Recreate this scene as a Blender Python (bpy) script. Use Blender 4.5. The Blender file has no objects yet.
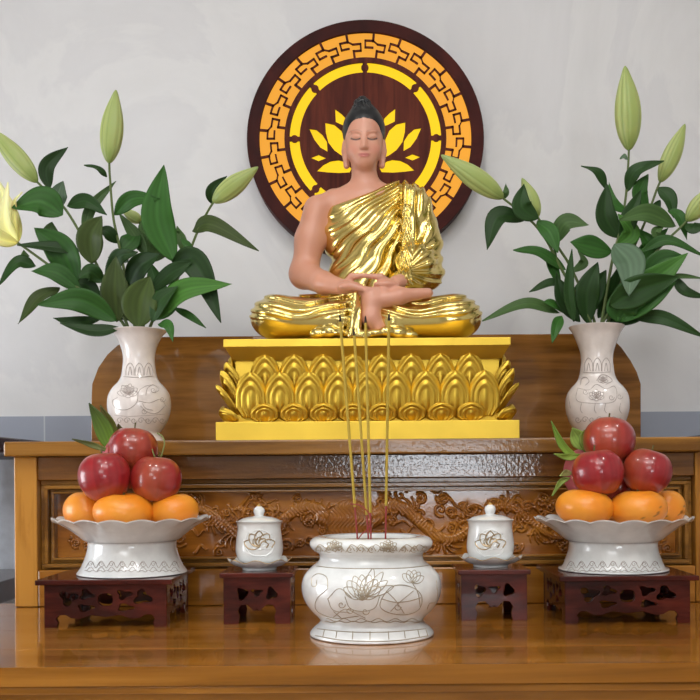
import bpy, bmesh, math, random
import numpy as np
from mathutils import Vector, Matrix
C = bpy.context.scene
COL = C.collection
PI = math.pi
random.seed(7); rng = np.random.default_rng(5)
FPX = 950.0; CAMH = 0.22; VX, VY = 366.0, 475.0; ROLL = math.radians(0.42)
cr, sr = math.cos(ROLL), math.sin(ROLL)

def unroll(px, row):
    dx, dy = px-VX, VY-row
    return dx*cr+dy*sr, -dx*sr+dy*cr
def P(px, row, D):
    a, b = unroll(px, row)
    return Vector((a*D/FPX, D, CAMH+b*D/FPX))

# ------------------------------------------------------------------ materials
def newmat(name):
    m = bpy.data.materials.new(name); m.use_nodes = True
    nt = m.node_tree; b = nt.nodes['Principled BSDF']
    return m, nt, b
def setp(b, **k):
    for n, v in k.items():
        n = n.replace('_', ' ')
        if n in b.inputs: b.inputs[n].default_value = v
def rgb(r, g, b_):
    f = lambda c: (c/255/12.92) if c/255 <= .04045 else ((c/255+.055)/1.055)**2.4
    return (f(r), f(g), f(b_), 1)
def coords(nt, scale=(1,1,1), rot=(0,0,0)):
    tc = nt.nodes.new('ShaderNodeTexCoord'); mp = nt.nodes.new('ShaderNodeMapping')
    mp.inputs['Scale'].default_value = scale; mp.inputs['Rotation'].default_value = rot
    nt.links.new(tc.outputs['Object'], mp.inputs['Vector']); return mp
def noise(nt, vec, scale, detail=4, rough=.5, dist=0):
    n = nt.nodes.new('ShaderNodeTexNoise'); n.inputs['Scale'].default_value = scale
    n.inputs['Detail'].default_value = detail; n.inputs['Roughness'].default_value = rough
    n.inputs['Distortion'].default_value = dist
    nt.links.new(vec.outputs[0], n.inputs['Vector']); return n
def ramp(nt, src, stops):
    r = nt.nodes.new('ShaderNodeValToRGB'); e = r.color_ramp.elements
    while len(e) < len(stops): e.new(.5)
    for i, (p, c) in enumerate(stops): e[i].position = p; e[i].color = c
    nt.links.new(src, r.inputs['Fac']); return r
def bump(nt, b, src, strength, dist=.001, coat=False):
    n = nt.nodes.new('ShaderNodeBump'); n.inputs['Strength'].default_value = strength
    n.inputs['Distance'].default_value = dist
    nt.links.new(src, n.inputs['Height']); nt.links.new(n.outputs[0], b.inputs['Normal'])
    if coat: nt.links.new(n.outputs[0], b.inputs['Coat Normal'])
    return n
def plain(name, col, rough=.5, metal=0, coat=0, bumps=None, **k):
    m, nt, b = newmat(name); setp(b, Base_Color=col, Roughness=rough, Metallic=metal, Coat_Weight=coat, Coat_Roughness=.06, **k)
    mp = coords(nt)
    n = noise(nt, mp, 40, 3)
    lo = tuple(c*.9 for c in col[:3])+(1,); hi = tuple(min(1, c*1.08) for c in col[:3])+(1,)
    r = ramp(nt, n.outputs['Fac'], [(.3, lo), (.7, hi)])
    nt.links.new(r.outputs[0], b.inputs['Base Color'])
    if bumps:
        n2 = noise(nt, mp, bumps[0], 2); bump(nt, b, n2.outputs['Fac'], bumps[1], bumps[2])
    return m
def wood(name, dark, mid, light, scale=(3, 40, 40), rough=.25, coat=1.0, orange=None, spec=.5):
    m, nt, b = newmat(name)
    setp(b, Roughness=rough, Coat_Weight=coat, Coat_Roughness=.05, Specular_IOR_Level=spec)
    mp = coords(nt, scale)
    n1 = noise(nt, mp, 1.0, 8, .62, .6)
    mp2 = coords(nt, (scale[0]*.45, scale[1]*.3, scale[2]*.3))
    n2 = noise(nt, mp2, 1.0, 3, .5, 1.2)
    mx = nt.nodes.new('ShaderNodeMath'); mx.operation = 'MULTIPLY_ADD'
    mx.inputs[1].default_value = .55
    nt.links.new(n1.outputs['Fac'], mx.inputs[0])
    m3 = nt.nodes.new('ShaderNodeMath'); m3.operation = 'MULTIPLY'; m3.inputs[1].default_value = .45
    nt.links.new(n2.outputs['Fac'], m3.inputs[0]); nt.links.new(m3.outputs[0], mx.inputs[2])
    r = ramp(nt, mx.outputs[0], [(.41, dark), (.5, mid), (.59, light)])
    nt.links.new(r.outputs[0], b.inputs['Base Color'])
    if orange:
        mp3 = coords(nt); n3 = noise(nt, mp3, orange[0], 2, .5)
        bump(nt, b, n3.outputs['Fac'], orange[1], orange[2], True)
    return m
def attrmat(name, rough=.45, coat=0, sss=0, bumps=None, spec=.5, metal=0, trans=0):
    m, nt, b = newmat(name); setp(b, Roughness=rough, Coat_Weight=coat, Coat_Roughness=.08, Subsurface_Weight=sss, Specular_IOR_Level=spec, Metallic=metal)
    if sss: b.inputs['Subsurface Scale'].default_value = .004
    a = nt.nodes.new('ShaderNodeAttribute'); a.attribute_name = 'Col'
    nt.links.new(a.outputs['Color'], b.inputs['Base Color'])
    if bumps:
        mp = coords(nt); n = noise(nt, mp, bumps[0], 3); bump(nt, b, n.outputs['Fac'], bumps[1], bumps[2])
    return m
def emis(name, col, strength):
    m, nt, b = newmat(name); setp(b, Base_Color=(.02,.015,.01,1), Roughness=.6, Specular_IOR_Level=.1, Emission_Strength=strength)
    mp = coords(nt); n = noise(nt, mp, 6, 2)
    lo = tuple(c*.93 for c in col[:3])+(1,)
    r = ramp(nt, n.outputs['Fac'], [(.35, lo), (.65, col)])
    nt.links.new(r.outputs[0], b.inputs['Emission Color']); return m

W_TOP = wood('lacquered_table_wood', rgb(124,76,20), rgb(150,96,30), rgb(172,114,42), (2.0, 30, 30), .2, .7, spec=.25)
W_CAB = wood('lacquered_cabinet_wood', rgb(108,70,24), rgb(138,94,36), rgb(162,114,50), (2.5, 30, 45), .28, .45, (160, .2, .0012), spec=.2)
W_FRZ = wood('rippled_lacquer_wood', rgb(94,58,22), rgb(120,76,30), rgb(138,92,40), (2.5, 30, 45), .25, 1.0, (170, .22, .0016), spec=.2)
W_VERT = wood('upright_grain_wood', rgb(130,82,26), rgb(162,108,38), rgb(186,130,54), (45, 45, 4), .28, .4, (120, .15, .0008), spec=.2)
W_BACK = wood('backboard_wood', rgb(100,62,22), rgb(132,86,34), rgb(154,104,46), (3, 30, 42), .22, .6, spec=.2)
W_CARVE = wood('carved_wood', rgb(110,62,14), rgb(144,86,24), rgb(166,106,34), (3, 30, 30), .24, .8, (260, .15, .0006), spec=.2)
W_DARK = wood('dark_red_wood', rgb(50,18,14), rgb(66,24,18), rgb(84,32,22), (4, 30, 30), .25, .4, spec=.2)
W_STAND = wood('rosewood', rgb(50,14,10), rgb(70,23,16), rgb(88,32,22), (10, 60, 60), .22, .35, (300, .1, .0004), spec=.2)
W_EMB = wood('emblem_wood', rgb(62,20,12), rgb(82,31,19), rgb(98,42,26), (60, 20, 5), .5, 0, spec=.12)
M_RIM = wood('emblem_rim_wood', rgb(46,12,10), rgb(60,18,14), rgb(72,24,18), (10, 20, 10), .5, 0, spec=.12)
GLOW_Y = emis('lit_yellow_panel', (1.0, .66, .012, 1), 1.36)
GLOW_O = emis('lit_amber_panel', (1.0, .42, .04, 1), 1.22)
def goldmat(name, col, rough, b1=(120, .12, .001)):
    m, nt, b = newmat(name); setp(b, Roughness=rough, Metallic=1.0)
    mp = coords(nt); n = noise(nt, mp, 14, 3)
    lo = tuple(c*.86 for c in col[:3])+(1,)
    r = ramp(nt, n.outputs['Fac'], [(.3, lo), (.7, col)]); nt.links.new(r.outputs[0], b.inputs['Base Color'])
    n2 = noise(nt, mp, b1[0], 3); bump(nt, b, n2.outputs['Fac'], b1[1], b1[2]); return m
GOLD = goldmat('polished_gold', (.86, .68, .24, 1), .2)
GOLD_P = goldmat('satin_gold_paint', (.80, .545, .075, 1), .44)
PORC = plain('white_glazed_porcelain', rgb(228,230,230), .22, 0, .7, (60, .05, .001))
PORC_V = plain('vase_porcelain', rgb(226,218,214), .25, 0, .6, (60, .05, .001))
LINE = plain('bronze_painted_line', rgb(168,156,136), .35, .5)
LINE_V = plain('grey_brown_painted_line', rgb(160,148,142), .4, .1)
GILT = plain('gilt_edge', rgb(196,160,96), .3, .8)
ASH = plain('incense_ash', rgb(150,140,128), .9, 0, 0, (400, .6, .001))
APPLE = attrmat('apple_skin', .3, .5, 0)
ORANGE = attrmat('orange_peel', .38, .15, .08, (420, .25, .0006))
LEAF = attrmat('lily_leaf', .5, 0, spec=.25)
BUD = attrmat('lily_bud', .45, .0, .15)
SKIN = attrmat('painted_skin', .42, .1, .1)
HAIR = plain('black_blue_hair_paint', rgb(13,17,21), .38, 0, .1)
STICK_Y = plain('yellow_incense', rgb(178,150,52), .7)
STICK_R = plain('red_bamboo', rgb(150,44,40), .6)
CHAR = plain('charred_tip', rgb(40,26,24), .9)
PINK = plain('dragon_fruit_skin', rgb(178,84,92), .5, 0, .2)

# wall with slabs of polished pale tile
def wallmat():
    m, nt, b = newmat('pale_marbled_wall'); setp(b, Roughness=.45, Specular_IOR_Level=.35)
    mp = coords(nt); n = noise(nt, mp, 1.1, 6, .6, 1.5)
    r = ramp(nt, n.outputs['Fac'], [(.35, rgb(208,208,210)), (.5, rgb(216,216,218)), (.53, rgb(210,210,213)), (.7, rgb(218,218,221))])
    nt.links.new(r.outputs[0], b.inputs['Base Color']); return m
WALL = wallmat()
def dadomat():
    m, nt, b = newmat('blue_grey_tile'); setp(b, Roughness=.25)
    mp = coords(nt, (1,1,1))
    br = nt.nodes.new('ShaderNodeTexBrick'); br.offset = 0
    br.inputs['Color1'].default_value = rgb(150,156,170); br.inputs['Color2'].default_value = rgb(154,160,174)
    br.inputs['Mortar'].default_value = rgb(186,190,196); br.inputs['Scale'].default_value = 1
    br.inputs['Mortar Size'].default_value = .0016; br.inputs['Brick Width'].default_value = .3; br.inputs['Row Height'].default_value = .6
    mp.inputs['Rotation'].default_value = (PI/2, 0, 0); mp.inputs['Location'].default_value = (.108, 0, .05)
    nt.links.new(mp.outputs[0], br.inputs['Vector']); nt.links.new(br.outputs['Color'], b.inputs['Base Color']); return m
DADO = dadomat()
TILE_LO = plain('lower_pale_tile', rgb(226,234,246), .25)
FLOORM = plain('beige_floor_tile', rgb(176,160,140), .3)
CEILM = plain('white_ceiling', rgb(226,224,220), .8)
ROOMW = plain('room_wall_paint', rgb(190,188,184), .7)
WINM = None

# ------------------------------------------------------------------ object helpers
def origin(o):
    v = Vector((0,0,0))
    while o is not None: v += o.location; o = o.parent
    return v
def link(name, me, m, parent=None, smooth=None):
    o = bpy.data.objects.new(name, me); COL.objects.link(o)
    if m is not None: me.materials.append(m)
    if parent is not None: o.parent = parent
    return o
def thing(name, label, cat, loc, group=None):
    o = bpy.data.objects.new(name, None); COL.objects.link(o); o.location = loc
    o.empty_display_size = .02
    o['label'] = label; o['category'] = cat
    if group: o['group'] = group
    return o
def tag(o, label, cat, group=None):
    o['label'] = label; o['category'] = cat
    if group: o['group'] = group
    return o
class MB:
    def __init__(s): s.v = []; s.f = []; s.c = []; s.flat = False
    def add(s, vs, fs, col=None):
        o = len(s.v); s.v += [tuple(v) for v in vs]; s.f += [tuple(i+o for i in f) for f in fs]
        if col is not None:
            s.c += (list(col) if len(col) == len(vs) and not isinstance(col[0], float) else [tuple(col)]*len(vs))
    def box(s, x0, x1, y0, y1, z0, z1, bev=0.0):
        s.flat = True
        bm = bmesh.new(); bmesh.ops.create_cube(bm, size=1)
        for v in bm.verts:
            v.co = Vector(((x0+x1)/2+v.co.x*(x1-x0), (y0+y1)/2+v.co.y*(y1-y0), (z0+z1)/2+v.co.z*(z1-z0)))
        if bev: bmesh.ops.bevel(bm, geom=bm.edges[:], offset=bev, segments=2, profile=.5, affect='EDGES')
        bm.verts.ensure_lookup_table()
        s.add([v.co[:] for v in bm.verts], [[v.index for v in f.verts] for f in bm.faces]); bm.free()
    def lathe(s, prof, c=(0,0,0), seg=64, mod=None, axis=None, col=None):
        # prof: list of (r, z); mod(theta, r, z, i)->(r, z)
        vs = []; n = len(prof)
        for i, (r, z) in enumerate(prof):
            for k in range(seg):
                t = 2*PI*k/seg; rr, zz = (r, z) if mod is None else mod(t, r, z, i)
                vs.append(Vector((rr*math.cos(t), rr*math.sin(t), zz)))
        fs = []
        for i in range(n-1):
            for k in range(seg):
                a = i*seg+k; b2 = i*seg+(k+1) % seg
                fs.append((a, b2, b2+seg, a+seg))
        fs.append(tuple(range(seg-1, -1, -1))) if prof[0][0] > 1e-6 else None
        fs.append(tuple((n-1)*seg+k for k in range(seg))) if prof[-1][0] > 1e-6 else None
        cols = [col(v.copy(), 0) for v in vs] if col else None
        if axis is not None: vs = [axis @ v for v in vs]
        c = Vector(c); s.add([v+c for v in vs], [f for f in fs if f], cols)
    def tube(s, pts, rad, sides=8, col=None):
        pts = [Vector(p) for p in pts]; n = len(pts)
        if n < 2: return
        T = [(pts[min(i+1, n-1)]-pts[max(i-1, 0)]).normalized() for i in range(n)]
        up = Vector((0,0,1)) if abs(T[0].z) < .9 else Vector((0,1,0))
        N = (up-T[0]*up.dot(T[0])).normalized(); vs = []
        for i in range(n):
            N = (N-T[i]*N.dot(T[i])).normalized(); B = T[i].cross(N)
            r = rad(i/(n-1)) if callable(rad) else rad
            for k in range(sides):
                a = 2*PI*k/sides; vs.append(pts[i]+N*(r*math.cos(a))+B*(r*math.sin(a)))
        fs = []
        for i in range(n-1):
            for k in range(sides):
                a = i*sides+k; b2 = i*sides+(k+1) % sides; fs.append((a, b2, b2+sides, a+sides))
        fs.append(tuple(range(sides-1, -1, -1))); fs.append(tuple((n-1)*sides+k for k in range(sides)))
        s.add(vs, fs, [col]*len(vs) if col else None)
    def build(s, name, m, parent=None, smooth=True, angle=35, normals=True):
        og = origin(parent) if parent is not None else Vector((0,0,0))
        me = bpy.data.meshes.new(name)
        me.from_pydata([(v[0]-og.x, v[1]-og.y, v[2]-og.z) for v in s.v], [], s.f); me.update()
        if normals:
            bm = bmesh.new(); bm.from_mesh(me); bmesh.ops.recalc_face_normals(bm, faces=bm.faces[:]); bm.to_mesh(me); bm.free()
        if len(s.c) == len(s.v) and s.c:
            a = me.color_attributes.new('Col', 'FLOAT_COLOR', 'POINT')
            a.data.foreach_set('color', np.array([tuple(c)[:4] if len(c) > 3 else tuple(c)+(1,) for c in s.c], dtype=np.float32).ravel())
        if smooth:
            me.polygons.foreach_set('use_smooth', [True]*len(me.polygons))
            me.set_sharp_from_angle(angle=math.radians(12 if s.flat else angle))
        return link(name, me, m, parent)
def catmull(pts, n=8):
    pts = [Vector(p) for p in pts]
    if len(pts) < 3: return [pts[0].lerp(pts[-1], i/n) for i in range(n+1)]
    q = [pts[0]*2-pts[1]]+pts+[pts[-1]*2-pts[-2]]; out = []
    for i in range(1, len(q)-2):
        for k in range(n):
            t = k/n; a, b, c, d = q[i-1], q[i], q[i+1], q[i+2]
            out.append(.5*((2*b)+(c-a)*t+(2*a-5*b+4*c-d)*t*t+(3*b-a-3*c+d)*t**3))
    out.append(pts[-1]); return out
def curve_mesh(loops, depth, bevel=0):
    """2D loops (outer + holes) in the XY plane, extruded by depth both ways -> mesh"""
    cu = bpy.data.curves.new('c', 'CURVE'); cu.dimensions = '2D'; cu.fill_mode = 'BOTH'
    cu.extrude = depth/2; cu.bevel_depth = bevel; cu.bevel_resolution = 1
    for lp in loops:
        sp = cu.splines.new('POLY'); sp.points.add(len(lp)-1)
        for i, p in enumerate(lp): sp.points[i].co = (p[0], p[1], 0, 1)
        sp.use_cyclic_u = True
    o = bpy.data.objects.new('c', cu); COL.objects.link(o)
    dg = bpy.context.evaluated_depsgraph_get(); dg.update()
    me = bpy.data.meshes.new_from_object(o.evaluated_get(dg)); bpy.data.objects.remove(o); bpy.data.curves.remove(cu)
    vs = [v.co.copy() for v in me.vertices]; fs = [tuple(p.vertices) for p in me.polygons]
    bpy.data.meshes.remove(me); return vs, fs
def panel(name, loops, depth, mat4, m, parent, bevel=0):
    vs, fs = curve_mesh(loops, depth, bevel); mb = MB(); mb.add([mat4 @ v for v in vs], fs)
    me_o = mb.build(name, m, parent, True, 30, True); return me_o
XZ = Matrix(((1,0,0,0), (0,0,-1,0), (0,1,0,0), (0,0,0,1)))   # (x,y,z)->(x,-z,y) : stands the XY drawing up facing -Y
def struct(o): o['kind'] = 'structure'; return o

# ------------------------------------------------------------------ camera
cam = bpy.data.cameras.new('camera'); camo = bpy.data.objects.new('camera', cam); COL.objects.link(camo)
camo.matrix_world = Matrix.Translation((0,0,CAMH)) @ Matrix.Rotation(PI/2, 4, 'X') @ Matrix.Rotation(-ROLL, 4, 'Z')
cam.sensor_width = 36; cam.lens = 36*FPX/700; cam.shift_x = -(VX-350)/700; cam.shift_y = (VY-350)/700
cam.clip_start = .02; C.camera = camo

# ------------------------------------------------------------------ room
WD = 2.10; FL = -.78; CE = 1.95; XW = 1.9; YB = -2.6
def boxobj(name, a, m, parent=None, bev=0):
    mb = MB(); mb.box(*a, bev); return mb.build(name, m, parent)
zd = CAMH+61*WD/FPX; zd2 = CAMH+18*WD/FPX
struct(boxobj('wall_back', (-XW, XW, WD, WD+.1, zd, CE), WALL))
struct(boxobj('wall_back_tile', (-XW, XW, WD-.006, WD+.1, zd2, zd), DADO))
struct(boxobj('wall_back_lower', (-XW, XW, WD, WD+.1, FL, zd2), TILE_LO))
struct(boxobj('wall_left', (-XW-.1, -XW, YB, WD+.1, FL, CE), ROOMW))
struct(boxobj('wall_right', (XW, XW+.1, YB, WD+.1, FL, CE), ROOMW))
struct(boxobj('floor', (-XW-.1, XW+.1, YB-.1, WD+.1, FL-.1, FL), FLOORM))
struct(boxobj('ceiling', (-XW-.1, XW+.1, YB-.1, WD+.1, CE, CE+.1), CEILM))
# front wall behind the viewer with a bright window opening
wx0, wx1, wz0, wz1 = .02, .86, .03, .46
mb = MB()
mb.box(-XW, wx0, YB-.1, YB, FL, CE); mb.box(wx1, XW, YB-.1, YB, FL, CE)
mb.box(wx0, wx1, YB-.1, YB, FL, wz0); mb.box(wx0, wx1, YB-.1, YB, wz1, CE)
struct(mb.build('wall_front', ROOMW))
WINM, nt, b = newmat('daylit_window'); setp(b, Base_Color=(.8,.85,.9,1), Emission_Color=(.86,.93,1,1), Emission_Strength=16.0)
struct(boxobj('window_1', (wx0, wx1, YB-.07, YB-.05, wz0, wz1), WINM))

# ------------------------------------------------------------------ lights
def area(name, loc, size, power, col=(1,1,1), rot=(0,0,0), sy=None, shape='DISK'):
    l = bpy.data.lights.new(name, 'AREA'); l.shape = shape; l.size = size; l.energy = power; l.color = col
    if sy: l.size_y = sy
    o = bpy.data.objects.new(name, l); COL.objects.link(o); o.location = loc; o.rotation_euler = rot; return o
for i, (x, y) in enumerate([(-.95, .75), (.0, .62), (.95, .75), (-.55, -.5), (.6, -.5)]):
    area('ceiling_downlight', (x, y, CE-.01), .11, 6.0, (1, .97, .93))
area('ceiling_panel_light', (0, -.3, CE-.01), 1.5, 30, (1, .99, .98), (0,0,0), 1.0, 'RECTANGLE')
area('front_fill_light', (-.9, YB+.05, 1.5), 1.6, 60, (.93, .96, 1), (-PI/2, 0, 0), .8, 'RECTANGLE')  # added frontal fill before the blank wall, apart from the window opening
area('side_fill_light', (-1.85, 1.2, .2), .7, 20, (.9, .95, 1), (0, -PI/2, 0), .7, 'RECTANGLE')  # added low fill to brighten the lower wall tile; no window on this side
w = bpy.data.worlds.new('world'); C.world = w; w.use_nodes = True
w.node_tree.nodes['Background'].inputs[0].default_value = (.8,.85,.9,1); w.node_tree.nodes['Background'].inputs[1].default_value = .3
C.view_settings.view_transform = 'Standard'; C.view_settings.look = 'None'; C.view_settings.gamma = 1; C.view_settings.exposure = -0.34

# ------------------------------------------------------------------ lower altar table
t = thing('altar_table', 'wide golden-brown lacquered lower altar table in the foreground', 'table', (0, 1.35, FL))
mb = MB()
for a, b2 in ((1.10, 1.213), (1.2135, 1.37), (1.3705, 1.51), (1.5105, 1.66)): mb.box(-.98, .98, a, b2, -.0225, 0, .0003)
mb.build('table_top', W_TOP, t)
mb = MB(); mb.box(-.965, .965, 1.104, 1.65, -.034, -.0226, .003); mb.build('moulding', W_TOP, t)
mb = MB(); mb.box(-.95, .95, 1.12, 1.14, -.16, -.0341, .002); mb.build('apron', W_TOP, t)
for x in (-.9, .9):
    for y in (1.18, 1.58): boxobj('leg', (x-.04, x+.04, y-.04, y+.04, FL, -.0341), W_TOP, t, .004)

# ------------------------------------------------------------------ upper altar cabinet
CD = 1.61; zc = lambda row: CAMH+(475-row)*CD/FPX
SLAB_T = .280; SLAB_B = .255; HW = .597
t = thing('altar_cabinet', 'long carved wooden upper altar cabinet standing on the lower table, with a curved backboard', 'cabinet', (0, 1.8, 0))
boxobj('top_slab', (-HW-.008, HW+.008, CD-.025, 2.06, SLAB_B, SLAB_T), W_CAB, t, .003)
boxobj('frieze', (-HW+.0395, HW-.0395, CD+.003, CD+.03, zc(478), SLAB_B-.0002), W_FRZ, t, .0015)
for s in (-1, 1):
    x0, x1 = sorted((s*HW, s*(HW-.039)))
    boxobj('stile', (x0, x1, CD, CD+.04, .0005, SLAB_B-.0002), W_VERT, t, .002)
    x0, x1 = sorted((s*HW, s*(HW-.02)))
    boxobj('side_panel', (x0, x1, CD+.041, 2.05, .0005, SLAB_B-.0002), W_CAB, t)
boxobj('bottom_rail', (-HW+.0395, HW-.0395, CD+.001, CD+.04, .0005, zc(568)), W_TOP, t, .002)
def ring(x, z0, z1, w_, y0, y1, name='panel_moulding', m=W_CAB, bev=.0012):
    mb = MB()
    mb.box(-x, x, y0, y1, z1-w_, z1, bev); mb.box(-x, x, y0, y1, z0, z0+w_, bev)
    mb.box(-x, -x+w_, y0, y1, z0+w_, z1-w_, bev); mb.box(x-w_, x, y0, y1, z0+w_, z1-w_, bev)
    return mb.build(name, m, t)
zt, zb = zc(478)-.0002, zc(568)+.0002; xx = HW-.0395
ring(xx, zb, zt, .008, CD+.018, CD+.04)
ring(xx-.0085, zb+.0035, zt-.0085, .0065, CD+.008, CD+.04)
ring(xx-.0155, zb+.0065+.0035, zt-.0155, .005, CD+.020, CD+.04)
ring(xx-.021, zb+.0155, zt-.0195, .0035, CD+.012, CD+.04)
# carved relief
def relief():
    X0, X1 = -(xx-.0245), xx-.0245; Z0, Z1 = zb+.019, zt-.023
    nx, nz = 1150, 130
    gx, gz = np.meshgrid(np.linspace(X0, X1, nx), np.linspace(Z0, Z1, nz))
    H = np.zeros_like(gx)
    def stroke(pts, r0, r1, h, ridge=0.0):
        nonlocal H
        pts = np.array(pts)
        n = len(pts)-1
        for i in range(n):
            a, b3 = pts[i], pts[i+1]; r = r0+(r1-r0)*i/max(1, n-1); pad = r*1.05
            xa, xb = min(a[0], b3[0])-pad, max(a[0], b3[0])+pad; za, zb_ = min(a[1], b3[1])-pad, max(a[1], b3[1])+pad
            i0 = int((xa-X0)/(X1-X0)*(nx-1)); i1 = int((xb-X0)/(X1-X0)*(nx-1))+2
            j0 = int((za-Z0)/(Z1-Z0)*(nz-1)); j1 = int((zb_-Z0)/(Z1-Z0)*(nz-1))+2
            i0, j0 = max(0, i0), max(0, j0); i1, j1 = min(nx, i1), min(nz, j1)
            if i1 <= i0 or j1 <= j0: continue
            sx, sz = gx[j0:j1, i0:i1], gz[j0:j1, i0:i1]; d = b3-a; L = d@d+1e-12
            tt = np.clip(((sx-a[0])*d[0]+(sz-a[1])*d[1])/L, 0, 1)
            dist = np.hypot(sx-a[0]-tt*d[0], sz-a[1]-tt*d[1])/r
            hh = h*np.sqrt(np.clip(1-dist**2, 0, 1))*(1-ridge*np.exp(-(dist*3.5)**2))
            H[j0:j1, i0:i1] = np.maximum(H[j0:j1, i0:i1], hh)
    def spiral(cx, cz, R, turns, a0, r, h, sgn=1):
        n = 26; pts = []
        for i in range(n+1):
            u = i/n; rr = R*(1-u*.88); a = a0+sgn*turns*2*PI*u; pts.append((cx+rr*math.cos(a), cz+rr*math.sin(a)))
        stroke(pts, r, r*.6, h)
    rd = random.Random(11)
    mid = (Z0+Z1)/2; A = (Z1-Z0)/2
    cx0 = P(350, 520, CD).x
    for s in (-1, 1):
        # dragon body: sinuous thick stroke with tapering tail
        pts = []
        for i in range(90):
            u = i/89; x = cx0+s*(.045+.40*u); z = mid+A*.55*math.sin(u*PI*4.2+.6)*(1-.15*u)
            pts.append((x, z))
        stroke(pts, .011, .004, .0075, .25)
        pts2 = [(p[0], p[1]+.012*math.sin(i*1.1)) for i, p in enumerate(pts)]
        stroke(pts2, .0022, .0015, .006)
        # head
        hx, hz = cx0+s*.05, mid+.012
        stroke([(hx, hz), (hx-s*.012, hz-.006)], .014, .009, .009, .2)
        for k in range(6):
            a = PI*(.15+k*.14); L = .032
            stroke([(hx+s*(.006+L*q*math.cos(a)), hz+L*q*math.sin(a)+.006*math.sin(q*6)) for q in np.linspace(0, 1, 8)], .0028, .0012, .0065)
        for k in range(11):   # claws and flames off the body
            i = 6+k*7; p = pts[i]; a = rd.uniform(0, 2*PI)
            for j in range(3):
                a2 = a+(j-1)*.5
                stroke([(p[0]+.028*q*math.cos(a2+q*.9), p[1]+.028*q*math.sin(a2+q*.9)) for q in np.linspace(.2, 1, 7)], .003, .0012, .006)
    for k in range(150):
        x = rd.uniform(X0+.012, X1-.012); z = rd.uniform(Z0+.006, Z1-.006)
        if abs(x-cx0+.0) < .045: continue
        spiral(x, z, rd.uniform(.007, .015), rd.uniform(1.1, 1.7), rd.uniform(0, 6.3), .0024, rd.uniform(.0035, .0055), rd.choice((-1, 1)))
    for k in range(70):
        x = rd.uniform(X0+.01, X1-.01); z = rd.uniform(Z0, Z1)
        if abs(x-cx0) < .045: continue
        L = rd.uniform(.02, .05); a = rd.uniform(-.5, .5); ph = rd.uniform(0, 6)
        stroke([(x+L*q, z+L*q*math.sin(a)+.005*math.sin(q*7+ph)) for q in np.linspace(0, 1, 12)], .003, .001, .0045)
    # smooth pearl between the dragons with its ring
    d = np.hypot(gx-cx0, gz-mid-.001)/.040
    H = np.where(d < 1, np.maximum(.0045*np.sqrt(np.clip(1-d**2*.8, 0, 1)), H*(d > .98)), H)
    # flatten at the border
    e = np.minimum(np.minimum(gx-X0, X1-gx), np.minimum(gz-Z0, Z1-gz)); H *= np.clip(e/.004, 0, 1)
    H = H+.0006*np.sin(gx*900+6*np.sin(gz*160))*(H > .001)
    Y = CD+.030-H
    V = np.stack([gx, Y, gz], -1).reshape(-1, 3) - np.array(origin(t))
    idx = np.arange(nx*nz).reshape(nz, nx)
    F = np.stack([idx[:-1, :-1], idx[:-1, 1:], idx[1:, 1:], idx[1:, :-1]], -1).reshape(-1, 4)
    me = bpy.data.meshes.new('carved_panel'); fast_mesh(me, V, F)
    return link('carved_panel', me, W_CARVE, t)
def fast_mesh(me, V, F):
    me.vertices.add(len(V)); me.vertices.foreach_set('co', np.asarray(V, np.float32).ravel())
    me.loops.add(F.size); me.loops.foreach_set('vertex_index', F.astype(np.int32).ravel())
    me.polygons.add(len(F)); me.polygons.foreach_set('loop_start', np.arange(0, F.size, 4, dtype=np.int32))
    me.polygons.foreach_set('loop_total', np.full(len(F), 4, np.int32))
    me.update(calc_edges=True); me.validate()
    me.polygons.foreach_set('use_smooth', [True]*len(me.polygons))
relief()
boxobj('panel_back', (-HW+.0205, HW-.0205, CD+.0405, CD+.05, .001, SLAB_B-.0003), W_CAB, t)
# backboard
BD = 1.955
def bp(px, row): v = P(px, row, BD); return (v.x, v.z)
left = [bp(92, 437), bp(92, 400), bp(93, 384), bp(99, 368), bp(108, 355), bp(118, 346), bp(128, 340), bp(134, 338)]
right = [bp(603, 334), bp(612, 339), bp(621, 348), bp(630, 361), bp(636, 372), bp(640, 384), bp(640, 437)]
left[0] = (left[0][0], SLAB_T+.0002); right[-1] = (right[-1][0], SLAB_T+.0002)
zt_ = (left[-1][1]+right[0][1])/2
left[-1] = (left[-1][0], zt_); right[0] = (right[0][0], zt_)
panel('backboard', [left+right], .022, Matrix.Translation((0, BD+.011, 0)) @ XZ, W_BACK, t, .0015)

# neighbouring low cabinets at both sides, behind
for s, lab in ((-1, 'dark red wooden side cabinet with a lower stretcher left of the altar'), (1, 'dark red wooden side cabinet with a lower stretcher right of the altar')):
    t2 = thing('side_cabinet', lab, 'cabinet', (s*.95, 1.9, FL), None)
    x0, x1 = sorted((s*.683, s*1.3))
    boxobj('top_slab', (x0, x1, 1.70, 2.085, .266, .297), W_DARK, t2, .003)
    a, b2 = sorted((s*.70, s*1.28))
    boxobj('lower_rail', (a, b2, 1.73, 2.07, -.022, .021), W_DARK, t2, .003)
    for x in (a+.02, b2-.02):
        if abs(x) < .8: x += s*.12
        for y in (1.78, 2.04): boxobj('leg', (x-.018, x+.018, y-.018, y+.018, FL, -.0225), W_DARK, t2, .002); boxobj('post', (x-.016, x+.016, y-.016, y+.016, .0215, .2655), W_DARK, t2, .002)

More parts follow.
